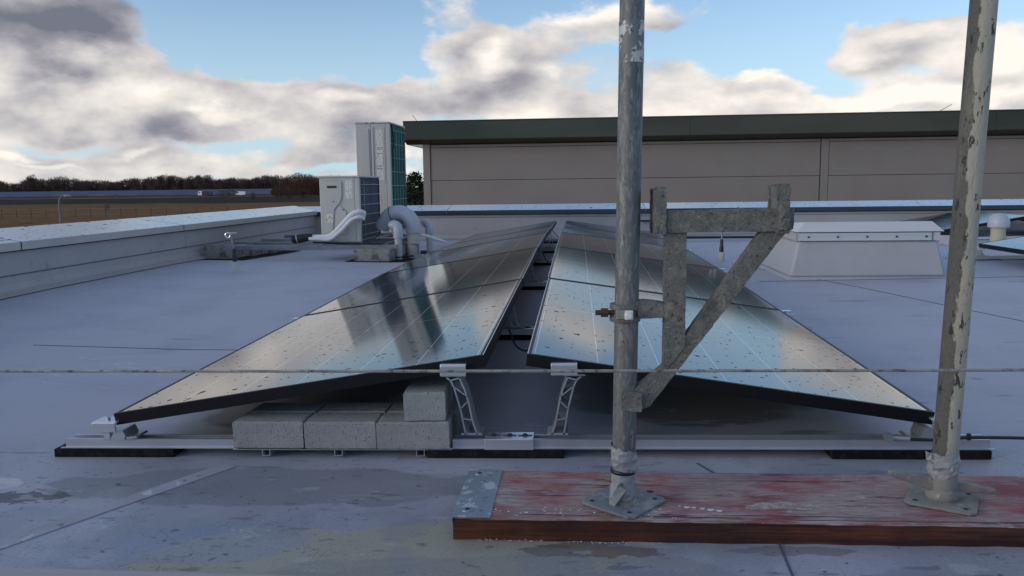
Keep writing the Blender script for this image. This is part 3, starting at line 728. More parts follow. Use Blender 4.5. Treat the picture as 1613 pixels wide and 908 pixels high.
# ------------------------------------------------------------------ ballast pavers
def paver(x, y, z, wx, wy, h, label, rotz=0, m='concrete'):
    s = MB(); c_ = .0035
    s.box(-wx/2+c_, wx/2-c_, -wy/2+c_, wy/2-c_, 0, c_); s = MB()
    def ring(e, z): return [(-wx/2+e, -wy/2+e, z), (wx/2-e, -wy/2+e, z), (wx/2-e, wy/2-e, z), (-wx/2+e, wy/2-e, z)]
    s.v = [Vector(p) for p in ring(c_, 0)+ring(0, c_)+ring(0, h-c_)+ring(c_, h)]
    s.f = [(3, 2, 1, 0), (12, 13, 14, 15)]+[(4*k+i, 4*k+(i+1) % 4, 4*k+4+(i+1) % 4, 4*k+4+i) for k in range(3) for i in range(4)]
    o = s.build('concrete_paver', M[m])
    if m == 'concrete': roughen(o, .010, .0011, 60, len(bpy.data.objects))
    o.location = (x, y, z); o.rotation_euler = (0, -math.atan(SX) if m == 'concrete' else 0, R(rotz))
    return tag(o, label, 'concrete paver', 'concrete pavers used as ballast')
names = ['left', 'middle', 'right']
for i, cx in enumerate((-.890, -.676, -.464)):
    zb = rz(cx, 2.2)+.0268+.002
    paver(cx, 2.212-.003*i, zb, .209, .102, .080, f'front {names[i]} paver of the lower row on the ballast tray', .3*(i-1))
    paver(cx+.004, 2.318, zb, .209, .102, .080, f'rear {names[i]} paver of the lower row, behind the front one', -.4)
paver(-.434, 2.262, rz(-.4, 2.2)+.0268+.0825, .118, .20, .084, 'single paver lying on top of the lower row below the panel', 3)
# blocks under the air conditioning frame
def block(x, y, label, wx=.26, wy=.42, h=.125):
    return paver(x, y, rz(x, y)+.007, wx, wy, h, label, random.uniform(-2, 2), 'block')
block(-3.66, 8.10, 'weathered block under the left end of the steel frame, nearest of its row', .28)
block(-3.64, 8.60, 'weathered block behind the nearest one under the left end of the frame')
block(-3.64, 9.15, 'farthest weathered block under the left end of the frame')
block(-2.04, 8.02, 'weathered block under the air conditioner, nearest of the row', .36)
block(-2.04, 8.55, 'weathered block under the middle of the air conditioner frame')
block(-2.04, 9.35, 'farthest weathered block under the tall air conditioner')
for cx, yb_, w, lb in ((-3.60, 8.62, .50, 'black rubber mat under the left row of blocks'), (-2.0, 8.62, .62, 'black rubber mat under the right row of blocks')):
    s = MB(); n = 8
    for i in range(n):
        ya, yc = yb_-.85+1.7*i/n, yb_-.85+1.7*(i+1)/n
        s.add([(cx-w/2, ya, rz(cx-w/2, ya)+.006), (cx+w/2, ya, rz(cx+w/2, ya)+.006), (cx+w/2, yc, rz(cx+w/2, yc)+.006), (cx-w/2, yc, rz(cx-w/2, yc)+.006)], [(0, 1, 2, 3)])
        s.add([(cx-w/2, ya, rz(cx-w/2, ya)-.002), (cx+w/2, ya, rz(cx+w/2, ya)-.002), (cx+w/2, ya, rz(cx+w/2, ya)+.006), (cx-w/2, ya, rz(cx-w/2, ya)+.006)], [(0, 1, 2, 3)]) if i == 0 else None
    tag(s.build('rubber_mat', M['rubber']), lb, 'rubber mat', 'rubber mats under the blocks')

# ------------------------------------------------------------------ steel frame carrying the air conditioners
fr = thing('support_frame', 'galvanised steel frame carrying the two air conditioners above the roof', 'support frame', (-2.9, 8.1, .15))
zf = .151
for (y, xa, xb_, h) in ((7.98, -3.86, -1.82, .045), (8.50, -3.78, -1.84, .04), (9.0, -3.66, -1.9, .04), (9.75, -3.66, -1.95, .04)):
    s = MB(); s.box(xa+2.9, xb_+2.9, y-8.1-.02, y-8.1+.02, zf-h-.15, zf-.15)
    s.build('beam', M['zinc'], fr, bevel=.002)
for x in (-2.62, -2.28, -1.96):
    MB().box(x+2.9-.02, x+2.9+.02, -.15, 1.7, zf-.149, zf-.145).build('cross_rail', M['zinc'], fr)

# ------------------------------------------------------------------ air conditioners
def ac_unit(name_label, x0, x1, y0_, y1_, z0_, h, fins, n_h, n_v, tall):
    """narrow side faces the camera, coil faces +X, fan faces -X"""
    w = x1-x0; d = y1_-y0_
    root = thing('air_conditioner', name_label, 'air conditioner', (x0, y0_, z0_))
    c = MB(); c.box(0, w-.05, 0, d, .02, h-.02); c.box(w-.05, w, 0, .05, .02, h-.02); c.box(w-.05, w, d-.03, d, .02, h-.02)
    c.build('casing', M['ac'], root, bevel=.008)
    t = MB(); t.box(-.008, w+.006, -.008, d+.006, h-.02, h); t.build('top_cover', M['ac'], root, bevel=.006)
    f = MB(); f.box(w-.048, w-.014, .052, d-.032, .045, h-.03); f.build('coil_fins', M[fins], root)
    # many thin upright fins as relief
    g = MB()
    for k in range(46):
        y = .06+(d-.1)*k/45; g.box(w-.014, w-.009, y, y+.004, .045, h-.03)
    g.build('fin_row', M[fins], root, kind='stuff')
    gr = MB()
    for k in range(n_h):
        z = .09+(h-.18)*k/(n_h-1); gr.tube([(w+.004, .03, z), (w+.004, d-.01, z)], .0026, 6)
    for k in range(n_v):
        y = .16+(d-.26)*k/max(1, n_v-1); gr.tube([(w+.008, y, .05), (w+.008, y, h-.03)], .0022, 6)
    gr.build('wire_guard', M['wire'], root)
    e = MB(); e.box(w-.009, w+.002, d-.034, d-.02, .04, h-.03); e.build('coil_end', M['ac_dark'], root)
    for y in (.09, d-.09):
        q = MB(); q.box(.02, w-.02, y-.03, y+.03, 0, .02); q.build('foot', M['ac'], root)
    # fan side
    q = MB(); n = 32
    for rr in (.06, .12, .18, .24):
        rr *= min(1, h/.75)
        pts = [(-.012, d/2+rr*math.cos(2*math.pi*k/n), h*.5 + rr*math.sin(2*math.pi*k/n)) for k in range(n+1)]
        q.tube(pts, .004, 5, cap=False)
    q.build('fan_guard', M['ac'], root)
    return root, w, d
ac1, w, d = ac_unit('smaller air conditioner with grey coil fins, white hoses on its front side', -2.622, -2.205, 8.02, 8.87, .155, .70, 'fins', 6, 1, False)
# pressed side panel of the small unit: raised fields, recess, screws, stickers
s = MB(); s.prism([(.055, .10), (.125, .10), (.15, .36), (.215, .43), (.235, .50), (.235, .64), (.055, .64)], -.014, .001); s.build('pressed_field', M['ac'], ac1, bevel=.004)
s = MB(); s.prism([(.145, .10), (.275, .10), (.275, .34), (.21, .40), (.165, .34)], -.012, .001); s.build('valve_cover', M['ac'], ac1, bevel=.004)
MB().box(.085, .185, -.0155, -.012, .575, .60).build('handle_recess', M['ac_dark'], ac1)
MB().box(.27, .345, -.0015, .001, .47, .655).build('type_label', M['sticker'], ac1)
s = MB().box(.068, .135, -.0165, -.0138, .225, .315); sg = s.build('warning_label', M['sticker'], ac1)
s = MB().add([(.080, -.0172, .265), (.124, -.0172, .265), (.102, -.0172, .306)], [(0, 1, 2)]); s.build('warning_triangle', M['yellow'], sg)
MB().box(.1, .104, -.0178, -.0173, .276, .292).build('bolt_mark', M['ac_dark'], sg)
MB().box(.02, .37, -.004, .001, .655, .672).build('label_seam', M['ac'], ac1)
for (x, z) in ((.145, .44), (.243, .355)):
    s = MB().tube([(x, -.018, z), (x, -.002, z)], .007, 8); s.build('screw', M['ac_dark'], ac1)
ac2, w, d = ac_unit('tall air conditioner with green coil fins behind the smaller one', -2.655, -2.235, 9.58, 10.45, .155, 1.36, 'fins_green', 8, 5, True)
s = MB(); s.box(.045, .165, -.013, .001, .10, 1.28); s.build('pressed_field', M['ac'], ac2, bevel=.004)
s = MB(); s.box(.202, .218, -.012, .001, .10, 1.3); s.build('pressed_rib', M['ac'], ac2, bevel=.003)
s = MB(); s.box(.345, .352, -.005, .001, .62, 1.3); s.build('pressed_rib', M['ac'], ac2, bevel=.002)
MB().box(.182, .186, -.002, .001, .03, 1.33).build('panel_joint', M['seamline'], ac2)
MB().box(.245, .33, -.0025, .001, .66, 1.27).build('type_label', M['sticker'], ac2)
for k, zz in enumerate((1.03, 1.05, .98, .83, .80)):
    MB().box(.255, .32, -.0035, -.0026, zz, zz+.006).build('label_line', M['seamline'], ac2)
for k in range(5):
    MB().box(.28, .37, -.003, .001, .12+.035*k, .128+.035*k).build('vent_slot', M['ac_dark'], ac2)
for x in (.14, .22): MB().tube([(x, -.012, 1.35), (x, -.002, 1.35)], .007, 8).build('screw', M['ac_dark'], ac2)
s = MB().tube([(.425, .06, 1.33), (.432, .12, 1.24), (.432, .14, 1.1), (.430, .11, 1.02), (.43, .11, .82)], .008, 6); s.build('sensor_cable', M['black'], ac2, smooth=True)

# hoses
h = thing('hose_pair', 'pair of white insulated hoses running from a black sleeve into the air conditioner', 'hoses', (-2.9, 7.93, .2))
def hp(p): return (p[0]+2.9, p[1]-7.93, p[2]-.2)
def smooth_path(pts, n=6):
    P = [Vector(p) for p in pts]; P = [P[0]*2-P[1]]+P+[P[-1]*2-P[-2]]; out = []
    for i in range(1, len(P)-2):
        for k in range(n):
            t = k/n; a, b_, c, e = P[i-1], P[i], P[i+1], P[i+2]
            out.append(tuple(.5*((2*b_)+(c-a)*t+(2*a-5*b_+4*c-e)*t*t+(3*b_-a-3*c+e)*t**3)))
    out.append(tuple(P[-2])); return out
for dy, dz, r_ in ((0, 0, .026), (-.03, -.055, .019), (.012, -.03, .017)):
    pts = [(-2.72, 7.95+dy, .235+dz*.25), (-2.60, 7.95+dy, .235+dz*.3), (-2.50, 7.95+dy, .25+dz*.6), (-2.38, 7.955+dy, .36+dz), (-2.28, 7.96+dy, .46+dz), (-2.20, 7.975+dy, .49+dz), (-2.165, 8.03+dy, .47+dz)]
    MB().tube([hp(p) for p in smooth_path(pts)], r_, 12).build('hose', M['insul'], h, smooth=True)
pts = [(-2.88, 7.93, .215), (-2.82, 7.94, .222), (-2.76, 7.945, .232), (-2.69, 7.95, .238)]
MB().tube([hp(p) for p in pts], [.044, .047, .043, .038], 14).build('black_sleeve', M['black_pipe'], h, smooth=True)
MB().tube([hp((-2.855, 7.932, .217)), hp((-2.845, 7.934, .219))], .0485, 14).build('clip_ring', M['wire'], h)
MB().tube([hp((-2.90, 7.928, .212)), hp((-2.878, 7.931, .215))], [.03, .046], 14).build('sleeve_end', M['rubber'], h)
MB().tube([hp(p) for p in smooth_path([(-2.70, 7.98, .18), (-2.4, 7.985, .165), (-1.95, 7.96, .160)])], .009, 8).build('cable', M['black'], h, smooth=True)

# ducts beside the units
def D(x, y): return lambda p: (p[0]-x, p[1]-y, p[2])
dt = thing('duct', 'large grey duct elbow bending down beside the air conditioners', 'duct', (-1.72, 8.35, 0)); q = D(-1.72, 8.35)
path = smooth_path([(-2.08, 8.42, .30), (-2.04, 8.40, .37), (-1.985, 8.38, .435), (-1.90, 8.36, .465), (-1.83, 8.355, .455), (-1.77, 8.35, .415), (-1.735, 8.35, .355), (-1.725, 8.35, .28)], 3)
MB().tube([q(p) for p in path], .078, 16).build('elbow', M['pvc'], dt, smooth=True, angle=60)
for i, (za, zb, r_) in enumerate(((.25, .285, .084),)):
    MB().tube([q((-1.725, 8.35, za)), q((-1.725, 8.35, zb))], r_, 18).build('collar', M['pvc'], dt, smooth=True)
MB().tube([q((-1.725, 8.35, rz(-1.7, 8.35)-.01)), q((-1.725, 8.35, .255))], .068, 18).build('riser', M['pvc2'], dt, smooth=True)
for t_ in (7, 14):
    a, c = Vector(path[t_]), Vector(path[t_+1]); c = a+(c-a).normalized()*.008
    MB().tube([q(a), q(c)], .0805, 18).build('joint_band', M['black' if t_ == 7 else 'pvc'], dt, smooth=True)
MB().box(-.02, .055, -.074, -.06, .13, .136).build('wire_bracket', M['black'], dt)
MB().box(.05, .056, -.074, -.06, .02, .136).build('wire_bracket', M['black'], dt)
def vent(x, y, r_, h_, label, cap_r):
    t = thing('vent_pipe', label, 'vent pipe', (x, y, rz(x, y)))
    MB().tube([(0, 0, -.01), (0, 0, h_)], r_, 14).build('pipe', M['pvc2'], t, smooth=True)
    pts = [(0, 0, h_-.01), (0, 0, h_+.06), (-.012, .01, h_+.105), (-.045, .02, h_+.125), (-.075, .03, h_+.11)]
    MB().tube(smooth_path(pts, 3), cap_r, 14).build('elbow_cap', M['pvc'], t, smooth=True)
    MB().tube([(0, 0, -.002), (0, 0, .012)], r_*1.7, 16).build('collar', M['rubber'], t)
    return t
vent(-1.835, 8.10, .040, .24, 'grey vent pipe with a bent cap in front of the large duct', .052)
vent(-1.63, 8.75, .034, .25, 'narrow grey vent pipe with a bent cap to the right of the large duct', .046)
dp = MB().tube([(-1.66, 8.4, .225), (-1.60, 8.42, .21), (-1.45, 8.47, .155), (-1.405, 8.48, .14)], [.018, .018, .018, .010], 10).build('drain_pipe', M['insul'], smooth=True)
tag(dp, 'short white drain pipe slanting down to the right of the duct', 'pipe')
for k, pts in enumerate([[(-1.95, 8.15, .12), (-1.93, 8.1, .03), (-1.86, 8.05, .015), (-1.78, 8.1, .015)], [(-1.88, 8.2, .12), (-1.90, 8.14, .05), (-1.82, 8.2, .012), (-1.7, 8.22, .014)]]):
    tag(MB().tube(smooth_path(pts), .008, 8).build('cable_loop', M['black'], smooth=True), ['black cable hanging off the frame behind the vent pipe, on the left', 'black cable curling on the roof at the foot of the duct'][k], 'cable')

# ------------------------------------------------------------------ roof anchor posts
def anchor(x, y, label, tilt):
    t = thing('anchor_post', label, 'anchor post', (x, y, rz(x, y)), 'fall protection anchor posts')
    MB().lathe([(.075, 0), (.07, .004), (.035, .006), (.031, .02), (.027, .085), (.018, .088)], seg=18).build('base_sleeve', M['pvc2'], t, smooth=True)
    MB().lathe([(.019, .086), (.019, .13), (.015, .15), (.014, .20), (.012, .202)], seg=14).build('black_sleeve', M['black'], t, smooth=True)
    MB().tube([(0, 0, .19), (tilt, 0, .30)], .0085, 10).build('rod', M['zinc'], t, smooth=True)
    n = 14; ring = [(tilt*1.4-.02+.022*math.cos(2*math.pi*k/n), 0, .318+.022*math.sin(2*math.pi*k/n)) for k in range(n+1)]
    MB().tube(ring, .007, 8, cap=False).build('eye', M['alu_bright'], t, smooth=True)
    MB().box(-.065, .03, -.015, .015, .337, .341).build('top_plate', M['alu_bright'], t)
    return t
anchor(-2.985, 6.72, 'anchor post with an eye standing on the left roof area', -.02)
anchor(1.30, 7.22, 'anchor post seen through the triangle of the scaffold bracket', .004)

# ------------------------------------------------------------------ roof hatch
ht = thing('roof_hatch', 'grey membrane covered roof hatch with a pale lid and metal clamping strip', 'roof hatch', (2.1, 6.4, rz(2.1, 5.9)))
z0_ = rz(2.1, 5.9)
def fr_box(mb, b0, b1):   # frustum from (x0,x1,y0,y1,z) to the same
    mb.add([(b0[0], b0[2], b0[4]), (b0[1], b0[2], b0[4]), (b0[1], b0[3], b0[4]), (b0[0], b0[3], b0[4]),
            (b1[0], b1[2], b1[4]), (b1[1], b1[2], b1[4]), (b1[1], b1[3], b1[4]), (b1[0], b1[3], b1[4])],
           [(3, 2, 1, 0), (4, 5, 6, 7), (0, 1, 5, 4), (1, 2, 6, 5), (2, 3, 7, 6), (3, 0, 4, 7)])
HX0, HX1, HY0, HY1 = -.49, .53, -.55, .65
s = MB(); fr_box(s, (HX0-.10, HX1+.02, HY0-.05, HY1+.05, -.02), (HX0-.075, HX1+.005, HY0-.02, HY1+.03, .012)); fr_box(s, (HX0-.07, HX1, HY0, HY1, .01), (HX0, HX1-.04, HY0+.06, HY1-.06, .268))
s.build('upstand', M['hatch'], ht, bevel=.02, smooth=True)
s = MB(); s.box(HX0-.004, HX1-.035, HY0+.045, HY0+.062, .268, .325); s.box(HX0-.006, HX1-.033, HY0+.041, HY0+.046, .268, .275); s.box(HX0-.006, HX1-.033, HY0+.041, HY0+.046, .303, .308)
s.build('clamping_strip', M['alu_bright'], ht, bevel=.001)
s = MB(); s.box(HX0-.014, HX0-.001, HY0+.064, HY1-.06, .268, .325); s.build('clamping_strip', M['hatch'], ht)
for k in range(5):
    x = HX0+.07+.205*k
    MB().tube([(x, HY0+.036, .295), (x, HY0+.044, .295)], .007, 8).build('strip_screw', M['ac_dark'], ht)
MB().box(HX1-.09, HX1-.086, HY0+.036, HY0+.045, .268, .325).build('strip_joint', M['seamline'], ht)
s = MB(); s.box(HX0+.01, HX1-.05, HY0+.07, HY1-.07, .325, .332); s.build('gasket', M['black'], ht)
s = MB(); fr_box(s, (HX0-.02, HX1-.015, HY0+.02, HY1-.02, .332), (HX0+.05, HX1-.075, HY0+.09, HY1-.09, .402)); s.v[6].z = s.v[7].z = .340; s.build('lid', M['lid'], ht, bevel=.004)

# domed vent on the right
dv = thing('domed_vent', 'cream vent pipe with a white domed cap on the right of the roof', 'vent pipe', (4.36, 8.6, rz(4.4, 8.6)))
MB().lathe([(.075, -.01), (.072, .05), (.068, .22)], seg=20).build('pipe', M['cream'], dv, smooth=True)
MB().lathe([(.098, .203), (.101, .212), (.102, .25), (.095, .29), (.075, .322), (.043, .343), (.0, .350)], seg=24).build('cap', M['pvc'], dv, smooth=True)
tag(MB().box(1.15, 2.6, 10.35, 10.39, rz(1.8, 10.3)+.03, rz(1.8, 10.3)+.06).build('black_rail', M['black']), 'long black rail lying on the roof before the back parapet', 'rail')
tag(MB().box(.92, 1.22, YB-.06, YB-.03, .19, .215).build('dark_bracket', M['black']), 'small dark bracket fixed to the back parapet beside the left pole', 'bracket')
# a box and cabinet shapes near the right array
tag(MB().box(4.0, 4.25, 8.9, 9.1, rz(4, 9), rz(4, 9)+.10).build('cable_box', M['hatch'], bevel=.006), 'small grey box on the roof left of the domed vent', 'box')

# ------------------------------------------------------------------ cables in the gap
gc = [[(-.27, 3.15, .16), (-.24, 3.12, .10), (-.19, 3.10, .085), (-.13, 3.16, .12), (-.11, 3.22, .17)],
      [(-.26, 9.2, .2), (-.2, 9.3, .13), (-.14, 9.35, .15)], [(-.27, 6.3, .22), (-.24, 6.35, .14), (-.2, 6.5, .09), (-.14, 6.5, .11)]]
gl = ['black cable sagging across the gap above the second rail', 'black cable bridging the gap near the rear panels', 'black cable drooping under the fourth panel joint']
for pts, lb in zip(gc, gl): tag(MB().tube(smooth_path(pts), .0042, 8).build('solar_cable', M['black'], smooth=True), lb, 'cable')
s = MB().tube(smooth_path([(.845, 2.148, .050), (.95, 2.146, .046), (1.05, 2.15, .052), (1.2, 2.16, .050), (1.6, 2.2, .03), (2.2, 2.25, .02)]), .0045, 8)
gw = thing('earthing_cable', 'black earthing cable clamped to the right end of the front rail', 'cable', (.845, 2.148, .05))
s.v = [p-Vector((.845, 2.148, .05)) for p in s.v]
s.build('cable', M['black'], gw, smooth=True)
MB().tube([(-.012, 0, 0), (.05, .0, -.003)], .0075, 10).build('crimp_sleeve', M['wire'], gw, smooth=True)
MB().tube([(-.004, -.012, .001), (-.004, .012, .001)], .012, 6).build('ring_bolt', M['wire'], gw)
MB().tube([(.205, .002, -.004), (.205, .004, .014)], .006, 8).build('clip', M['black'], gw)

# ------------------------------------------------------------------ plank
PX0, PX1, PY0, PY1, PZ0 = -.270, 1.75, 1.642, 1.934, rz(-.27, 1.64)+.002
pk = thing('scaffold_plank', 'red stained wooden plank lying under the scaffold pole feet', 'plank', (PX0, PY0, PZ0), rot=(0, -math.atan(SX)*.6, R(-.2)))
PT = .050; PD = PY1-PY0
n = 60
def wob(i, s_): return .0016*math.sin(i*1.7+s_)+.0012*math.sin(i*.61+2*s_)
s = MB()
L_ = PX1-PX0
for i in range(n+1):
    x = L_*i/n
    s.v += [Vector((x, wob(i, 0), 0)), Vector((x, .001+wob(i, 1), PT-.004)), Vector((x, .005+wob(i, 1), PT+wob(i, 4)*.4)), Vector((x, PD-.005, PT)), Vector((x, PD+wob(i, 3), PT-.004)), Vector((x, PD, 0))]
for i in range(n):
    a = i*6
    for k in range(6): s.f.append((a+k, a+6+k, a+6+(k+1) % 6, a+(k+1) % 6))
s.f.append((5, 4, 3, 2, 1, 0)); s.f.append(tuple(n*6+k for k in range(6)))
s.f = [tuple(reversed(f)) for f in s.f]
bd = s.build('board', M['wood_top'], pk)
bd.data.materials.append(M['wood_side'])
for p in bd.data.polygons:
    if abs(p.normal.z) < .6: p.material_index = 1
e = MB(); e.box(-.0025, .083, -.001, PD+.001, PT, PT+.0022); e.box(-.0025, -.0002, -.001, PD+.001, PT-.012, PT)
ep = e.build('end_plate', M['endplate'], pk, bevel=.0008)
for y in (.035, PD-.032):
    MB().lathe([(.013, 0), (.012, .0022), (.007, .0026)], (.028, y, PT+.0023), 16).build('rivet', M['endplate'], ep)
    MB().lathe([(.0055, 0), (.005, .0004)], (.028, y, PT+.0051), 12).build('rivet_hole', M['ac_dark'], ep)
random.seed(3)
def splat(m_, x, y, rx, ry, h_):
    n_ = 14; c0 = len(m_.v); ph = random.uniform(0, 6)
    m_.v.append(Vector((x, y, PT+h_)))
    for ring_, (f_, z_) in enumerate(((.6, .85), (1.0, 0.0))):
        for k_ in range(n_):
            a_ = 2*math.pi*k_/n_; q_ = f_*(1+.22*math.sin(3*a_+ph)+.12*math.sin(5*a_+2*ph)+random.uniform(-.08, .08))
            m_.v.append(Vector((x+rx*q_*math.cos(a_), y+ry*q_*math.sin(a_), PT+.0006+h_*z_)))
    for k_ in range(n_):
        m_.f.append((c0, c0+1+k_, c0+1+(k_+1) % n_)); m_.f.append((c0+1+k_, c0+1+n_+k_, c0+1+n_+(k_+1) % n_, c0+1+(k_+1) % n_))
q = MB()
for (x, y, a_) in ((.515, .072, .007), (.530, .070, .005), (.548, .066, .006), (.565, .060, .008), (.583, .055, .007), (.500, .078, .003), (.455, .060, .003), (.12, .035, .003), (.16, .030, .004), (.20, .040, .003), (.235, .028, .003), (.31, .036, .003), (.09, .045, .003)):
    splat(q, x, y, a_, a_*.8, .0008)
for k in range(26): splat(q, random.uniform(.08, .5), random.uniform(.01, .06), .0022, .0018, .0006)
q.build('paint_drops', M['insul'], pk, smooth=True, kind='stuff')
q = MB()
for (x, y, rx_, ry_) in ((.70, .085, .050, .018), (.76, .078, .035, .014), (.80, .090, .030, .010), (.66, .076, .02, .010), (.735, .10, .03, .008), (.87, .098, .018, .006), (.39, .085, .012, .010), (.405, .070, .010, .006)): splat(q, x, y, rx_, ry_, .0012)
mo_ = q.build('mortar_splash', mat('dried_mortar', (.46, .43, .38), .95, layers=[(60, .45, .62, (.36, .24, .21)), (200, .55, .66, (.22, .20, .17))], bump=(120, 1, .004)), pk, smooth=True, kind='stuff')
q = MB(); q.lathe([(.009, 0), (.006, .0012), (.003, .0004)], (.442, .162, PT), 12); q.build('knot', M['rust'], pk, smooth=True)
for k, (x, y, l_) in enumerate(((.08, .022, .30), (.36, .019, .26), (.55, .030, .42), (.95, .016, .5), (.25, .20, .16), (.62, .235, .3), (.10, .13, .2))):
    q = MB(); y_ = y
    for i in range(12):
        y2 = y_+random.uniform(-.0014, .0014); w2 = .0011*math.sin(math.pi*(i+.5)/12)+.0002
        q.add([(x+l_*i/12, y_-w2, PT+.0009), (x+l_*(i+1)/12, y2-w2, PT+.0009), (x+l_*(i+1)/12, y2+w2, PT+.0009), (x+l_*i/12, y_+w2, PT+.0009)], [(0, 1, 2, 3)]); y_ = y2
    q.build('crack', M['ac_dark'], pk)
s = MB()
for k in range(70):      # paint crumbs along the front foot of the plank
    x = random.uniform(.05, .62) if random.random() < .8 else random.uniform(0, 1.6); r_ = random.uniform(.0009, .0022); y = -.004+random.gauss(0, .004)-abs(random.gauss(0, .003))
    c = Vector((x, y, .001+r_*.5))
    s.add([c+Vector(v)*r_ for v in ((1, 0, 0), (-1, .2, 0), (0, 1, 0), (0, -1, .1), (0, 0, 1), (0, 0, -1))], [(0, 2, 4), (2, 1, 4), (1, 3, 4), (3, 0, 4), (2, 0, 5), (1, 2, 5), (3, 1, 5), (0, 3, 5)])
cr_ = s.build('paint_crumbs', M['insul']); cr_.location = (PX0, PY0, rz(0, 1.64)); tag(cr_, 'white paint crumbs scattered along the front foot of the plank', 'crumbs', kind='stuff')

# ------------------------------------------------------------------ scaffold poles
ZP = PZ0+PT+.003
def crumple(m, zlo, zhi, r0, amp, seed, seg=22, rows_=7, tilt=.0):
    """loosely wrapped tape: an uneven sleeve"""
    rnd = random.Random(seed); b0 = len(m.v)
    ph = [rnd.uniform(0, 6.28) for _ in range(8)]
    for i in range(rows_):
        t = i/(rows_-1)
        for k in range(seg):
            a = 2*math.pi*k/seg
            r_ = r0+amp*(.5+.5*math.sin(3*a+ph[i % 8]+t*4))*(.4+.6*rnd.random())*(math.sin(math.pi*min(1, t*1.1+.05))+.25)
            m.v.append(Vector((r_*math.cos(a), r_*math.sin(a), zlo+(zhi-zlo)*t+rnd.uniform(-.003, .003)+tilt*math.cos(a))))
    for i in range(rows_-1):
        for k in range(seg):
            m.f.append((b0+i*seg+k, b0+i*seg+(k+1) % seg, b0+(i+1)*seg+(k+1) % seg, b0+(i+1)*seg+k))
def base_plate(m, half, z0__, th, rotz, cut=.02):
    c = cut; p = [(-half+c, -half), (half-c, -half), (half, -half+c), (half, half-c), (half-c, half), (-half+c, half), (-half, half-c), (-half, -half+c)]
    ca, sa = math.cos(rotz), math.sin(rotz)
    p = [(x*ca-y*sa, x*sa+y*ca) for x, y in p]; n_ = 8
    m.add([(x, y, z0__) for x, y in p]+[(x, y, z0__+th) for x, y in p], [tuple(range(n_-1, -1, -1)), tuple(range(n_, 2*n_))]+[(i, (i+1) % n_, (i+1) % n_+n_, i+n_) for i in range(n_)])
def pole(x, y, label, top, material, rad, rot, half, lift=0.):
    t = thing('scaffold_pole', label, 'scaffold pole', (x, y, ZP+lift))
    n_ = 24; pts = []
    for i in range(n_+1):
        f = i/n_; pts.append((top[0]*f, top[1]*f, .055+(top[2]-.055)*f))
    MB().tube(pts, rad, 32).build('tube', M[material], t, smooth=True)
    s = MB(); base_plate(s, half, -.002, .006, rot, .012)
    bpz = s.build('base_plate', M['plate' if material == 'galv' else 'cast'], t, bevel=.001)
    for sx in ((-.7, -.7), (.7, -.7), (.7, .7), (-.7, .7)):
        ca, sa = math.cos(rot), math.sin(rot); px, py = sx[0]*half, sx[1]*half
        MB().lathe([(.0055, 0), (.0054, .0006)], (px*ca-py*sa, px*sa+py*ca, .0042), 12).build('bolt_hole', M['ac_dark'], bpz)
    return t
ZP1 = ZP; ZP = PZ0+PT+.003+SX*.6*.376
p1 = pole(.106, 1.735, 'left scaffold pole carrying the bracket, grey and scratched, with grey tape at its foot', (.020, 0, 1.75), 'galv', .0262, R(-38), .072)
s = MB(); s.lathe([(.030, .004), (.024, .014), (.019, .03), (.0185, .06)], seg=20); s.build('spindle', M['cast'], p1, smooth=True)
s = MB(); crumple(s, .012, .075, .0265, .006, 5, tilt=.004); s.build('tape_wrap', M['tape'], p1, smooth=False)
s = MB(); crumple(s, .078, .128, .0275, .007, 9, tilt=-.008); s.build('tape_wrap', M['tape'], p1, smooth=False)
s = MB(); s.lathe([(.0285, .0), (.0300, .002), (.0300, .006), (.0285, .008)], (0, 0, .070), 22); s.build('tape_band', M['black'], p1, smooth=True)
s = MB(); s.add([(-.030, -.014, .045), (-.012, -.032, .055), (.004, -.034, .040), (-.022, -.040, .004), (-.034, -.030, .006), (-.030, -.034, .022)], [(0, 5, 3, 2, 1), (0, 4, 3, 5)]); s.build('tape_end', M['tape'], p1)
random.seed(21); s = MB()
s = MB(); s.tube([(0, 0, 0), (0, 0, .085)], .0266, 28, cap=False); pp = s.build('paint_patch', mat('flaked_white_paint', (.20, .208, .21), .6, .3, layers=[(30, .49, .52, (.58, .57, .54)), (70, .58, .62, (.12, .12, .12))], bump=(40, .5, .003)), p1, smooth=True)
pp.location = (.020*.965/1.75+.0003, 0, .965)
ZP = PZ0+PT+.003+SX*.6*1.085
p2 = pole(.815, 1.770, 'right scaffold pole, splashed with cream mortar, standing in a jack with wing handles', (.040, 0, 1.75), 'galv_paint', .0262, R(-28), .070, .001)
s = MB(); s.lathe([(.034, .004), (.036, .010), (.034, .020), (.029, .026), (.030, .045), (.027, .062)], seg=22); s.build('jack_nut', M['cast'], p2, smooth=True)
s = MB(); s.prism([(-.118, .064), (-.118, .055), (-.03, .022), (-.02, .024), (-.02, .052), (-.05, .058)], -.012, .008); s.build('wing_handle', M['cast'], p2, bevel=.003)
s = MB(); s.prism([(.02, .022), (.055, .018), (.105, .018), (.112, .026), (.085, .032), (.05, .040), (.02, .044)], -.012, .006); s.build('wing_handle', M['cast'], p2, bevel=.003)
s = MB(); crumple(s, .058, .112, .0275, .008, 14, tilt=.006); s.build('tape_wrap', M['tape'], p2)
s = MB(); s.add([(-.034, -.012, .108), (-.046, -.010, .114), (-.036, -.018, .096), (-.044, -.012, .094)], [(0, 1, 3, 2)]); s.build('tape_end', M['tape'], p2)

# ------------------------------------------------------------------ bracket
YBk = 1.735
bk = thing('scaffold_bracket', 'mortar crusted triangular bracket clamped to the left scaffold pole', 'scaffold bracket', (.106, YBk, .46))
ox, oz = .106, .46
def lc(x, z): return (x-ox, z-oz)
def rough_prism(poly, y0_, y1_, bev=.003):
    s = MB(); s.prism([lc(x, z) for x, z in poly], y0_, y1_); return s
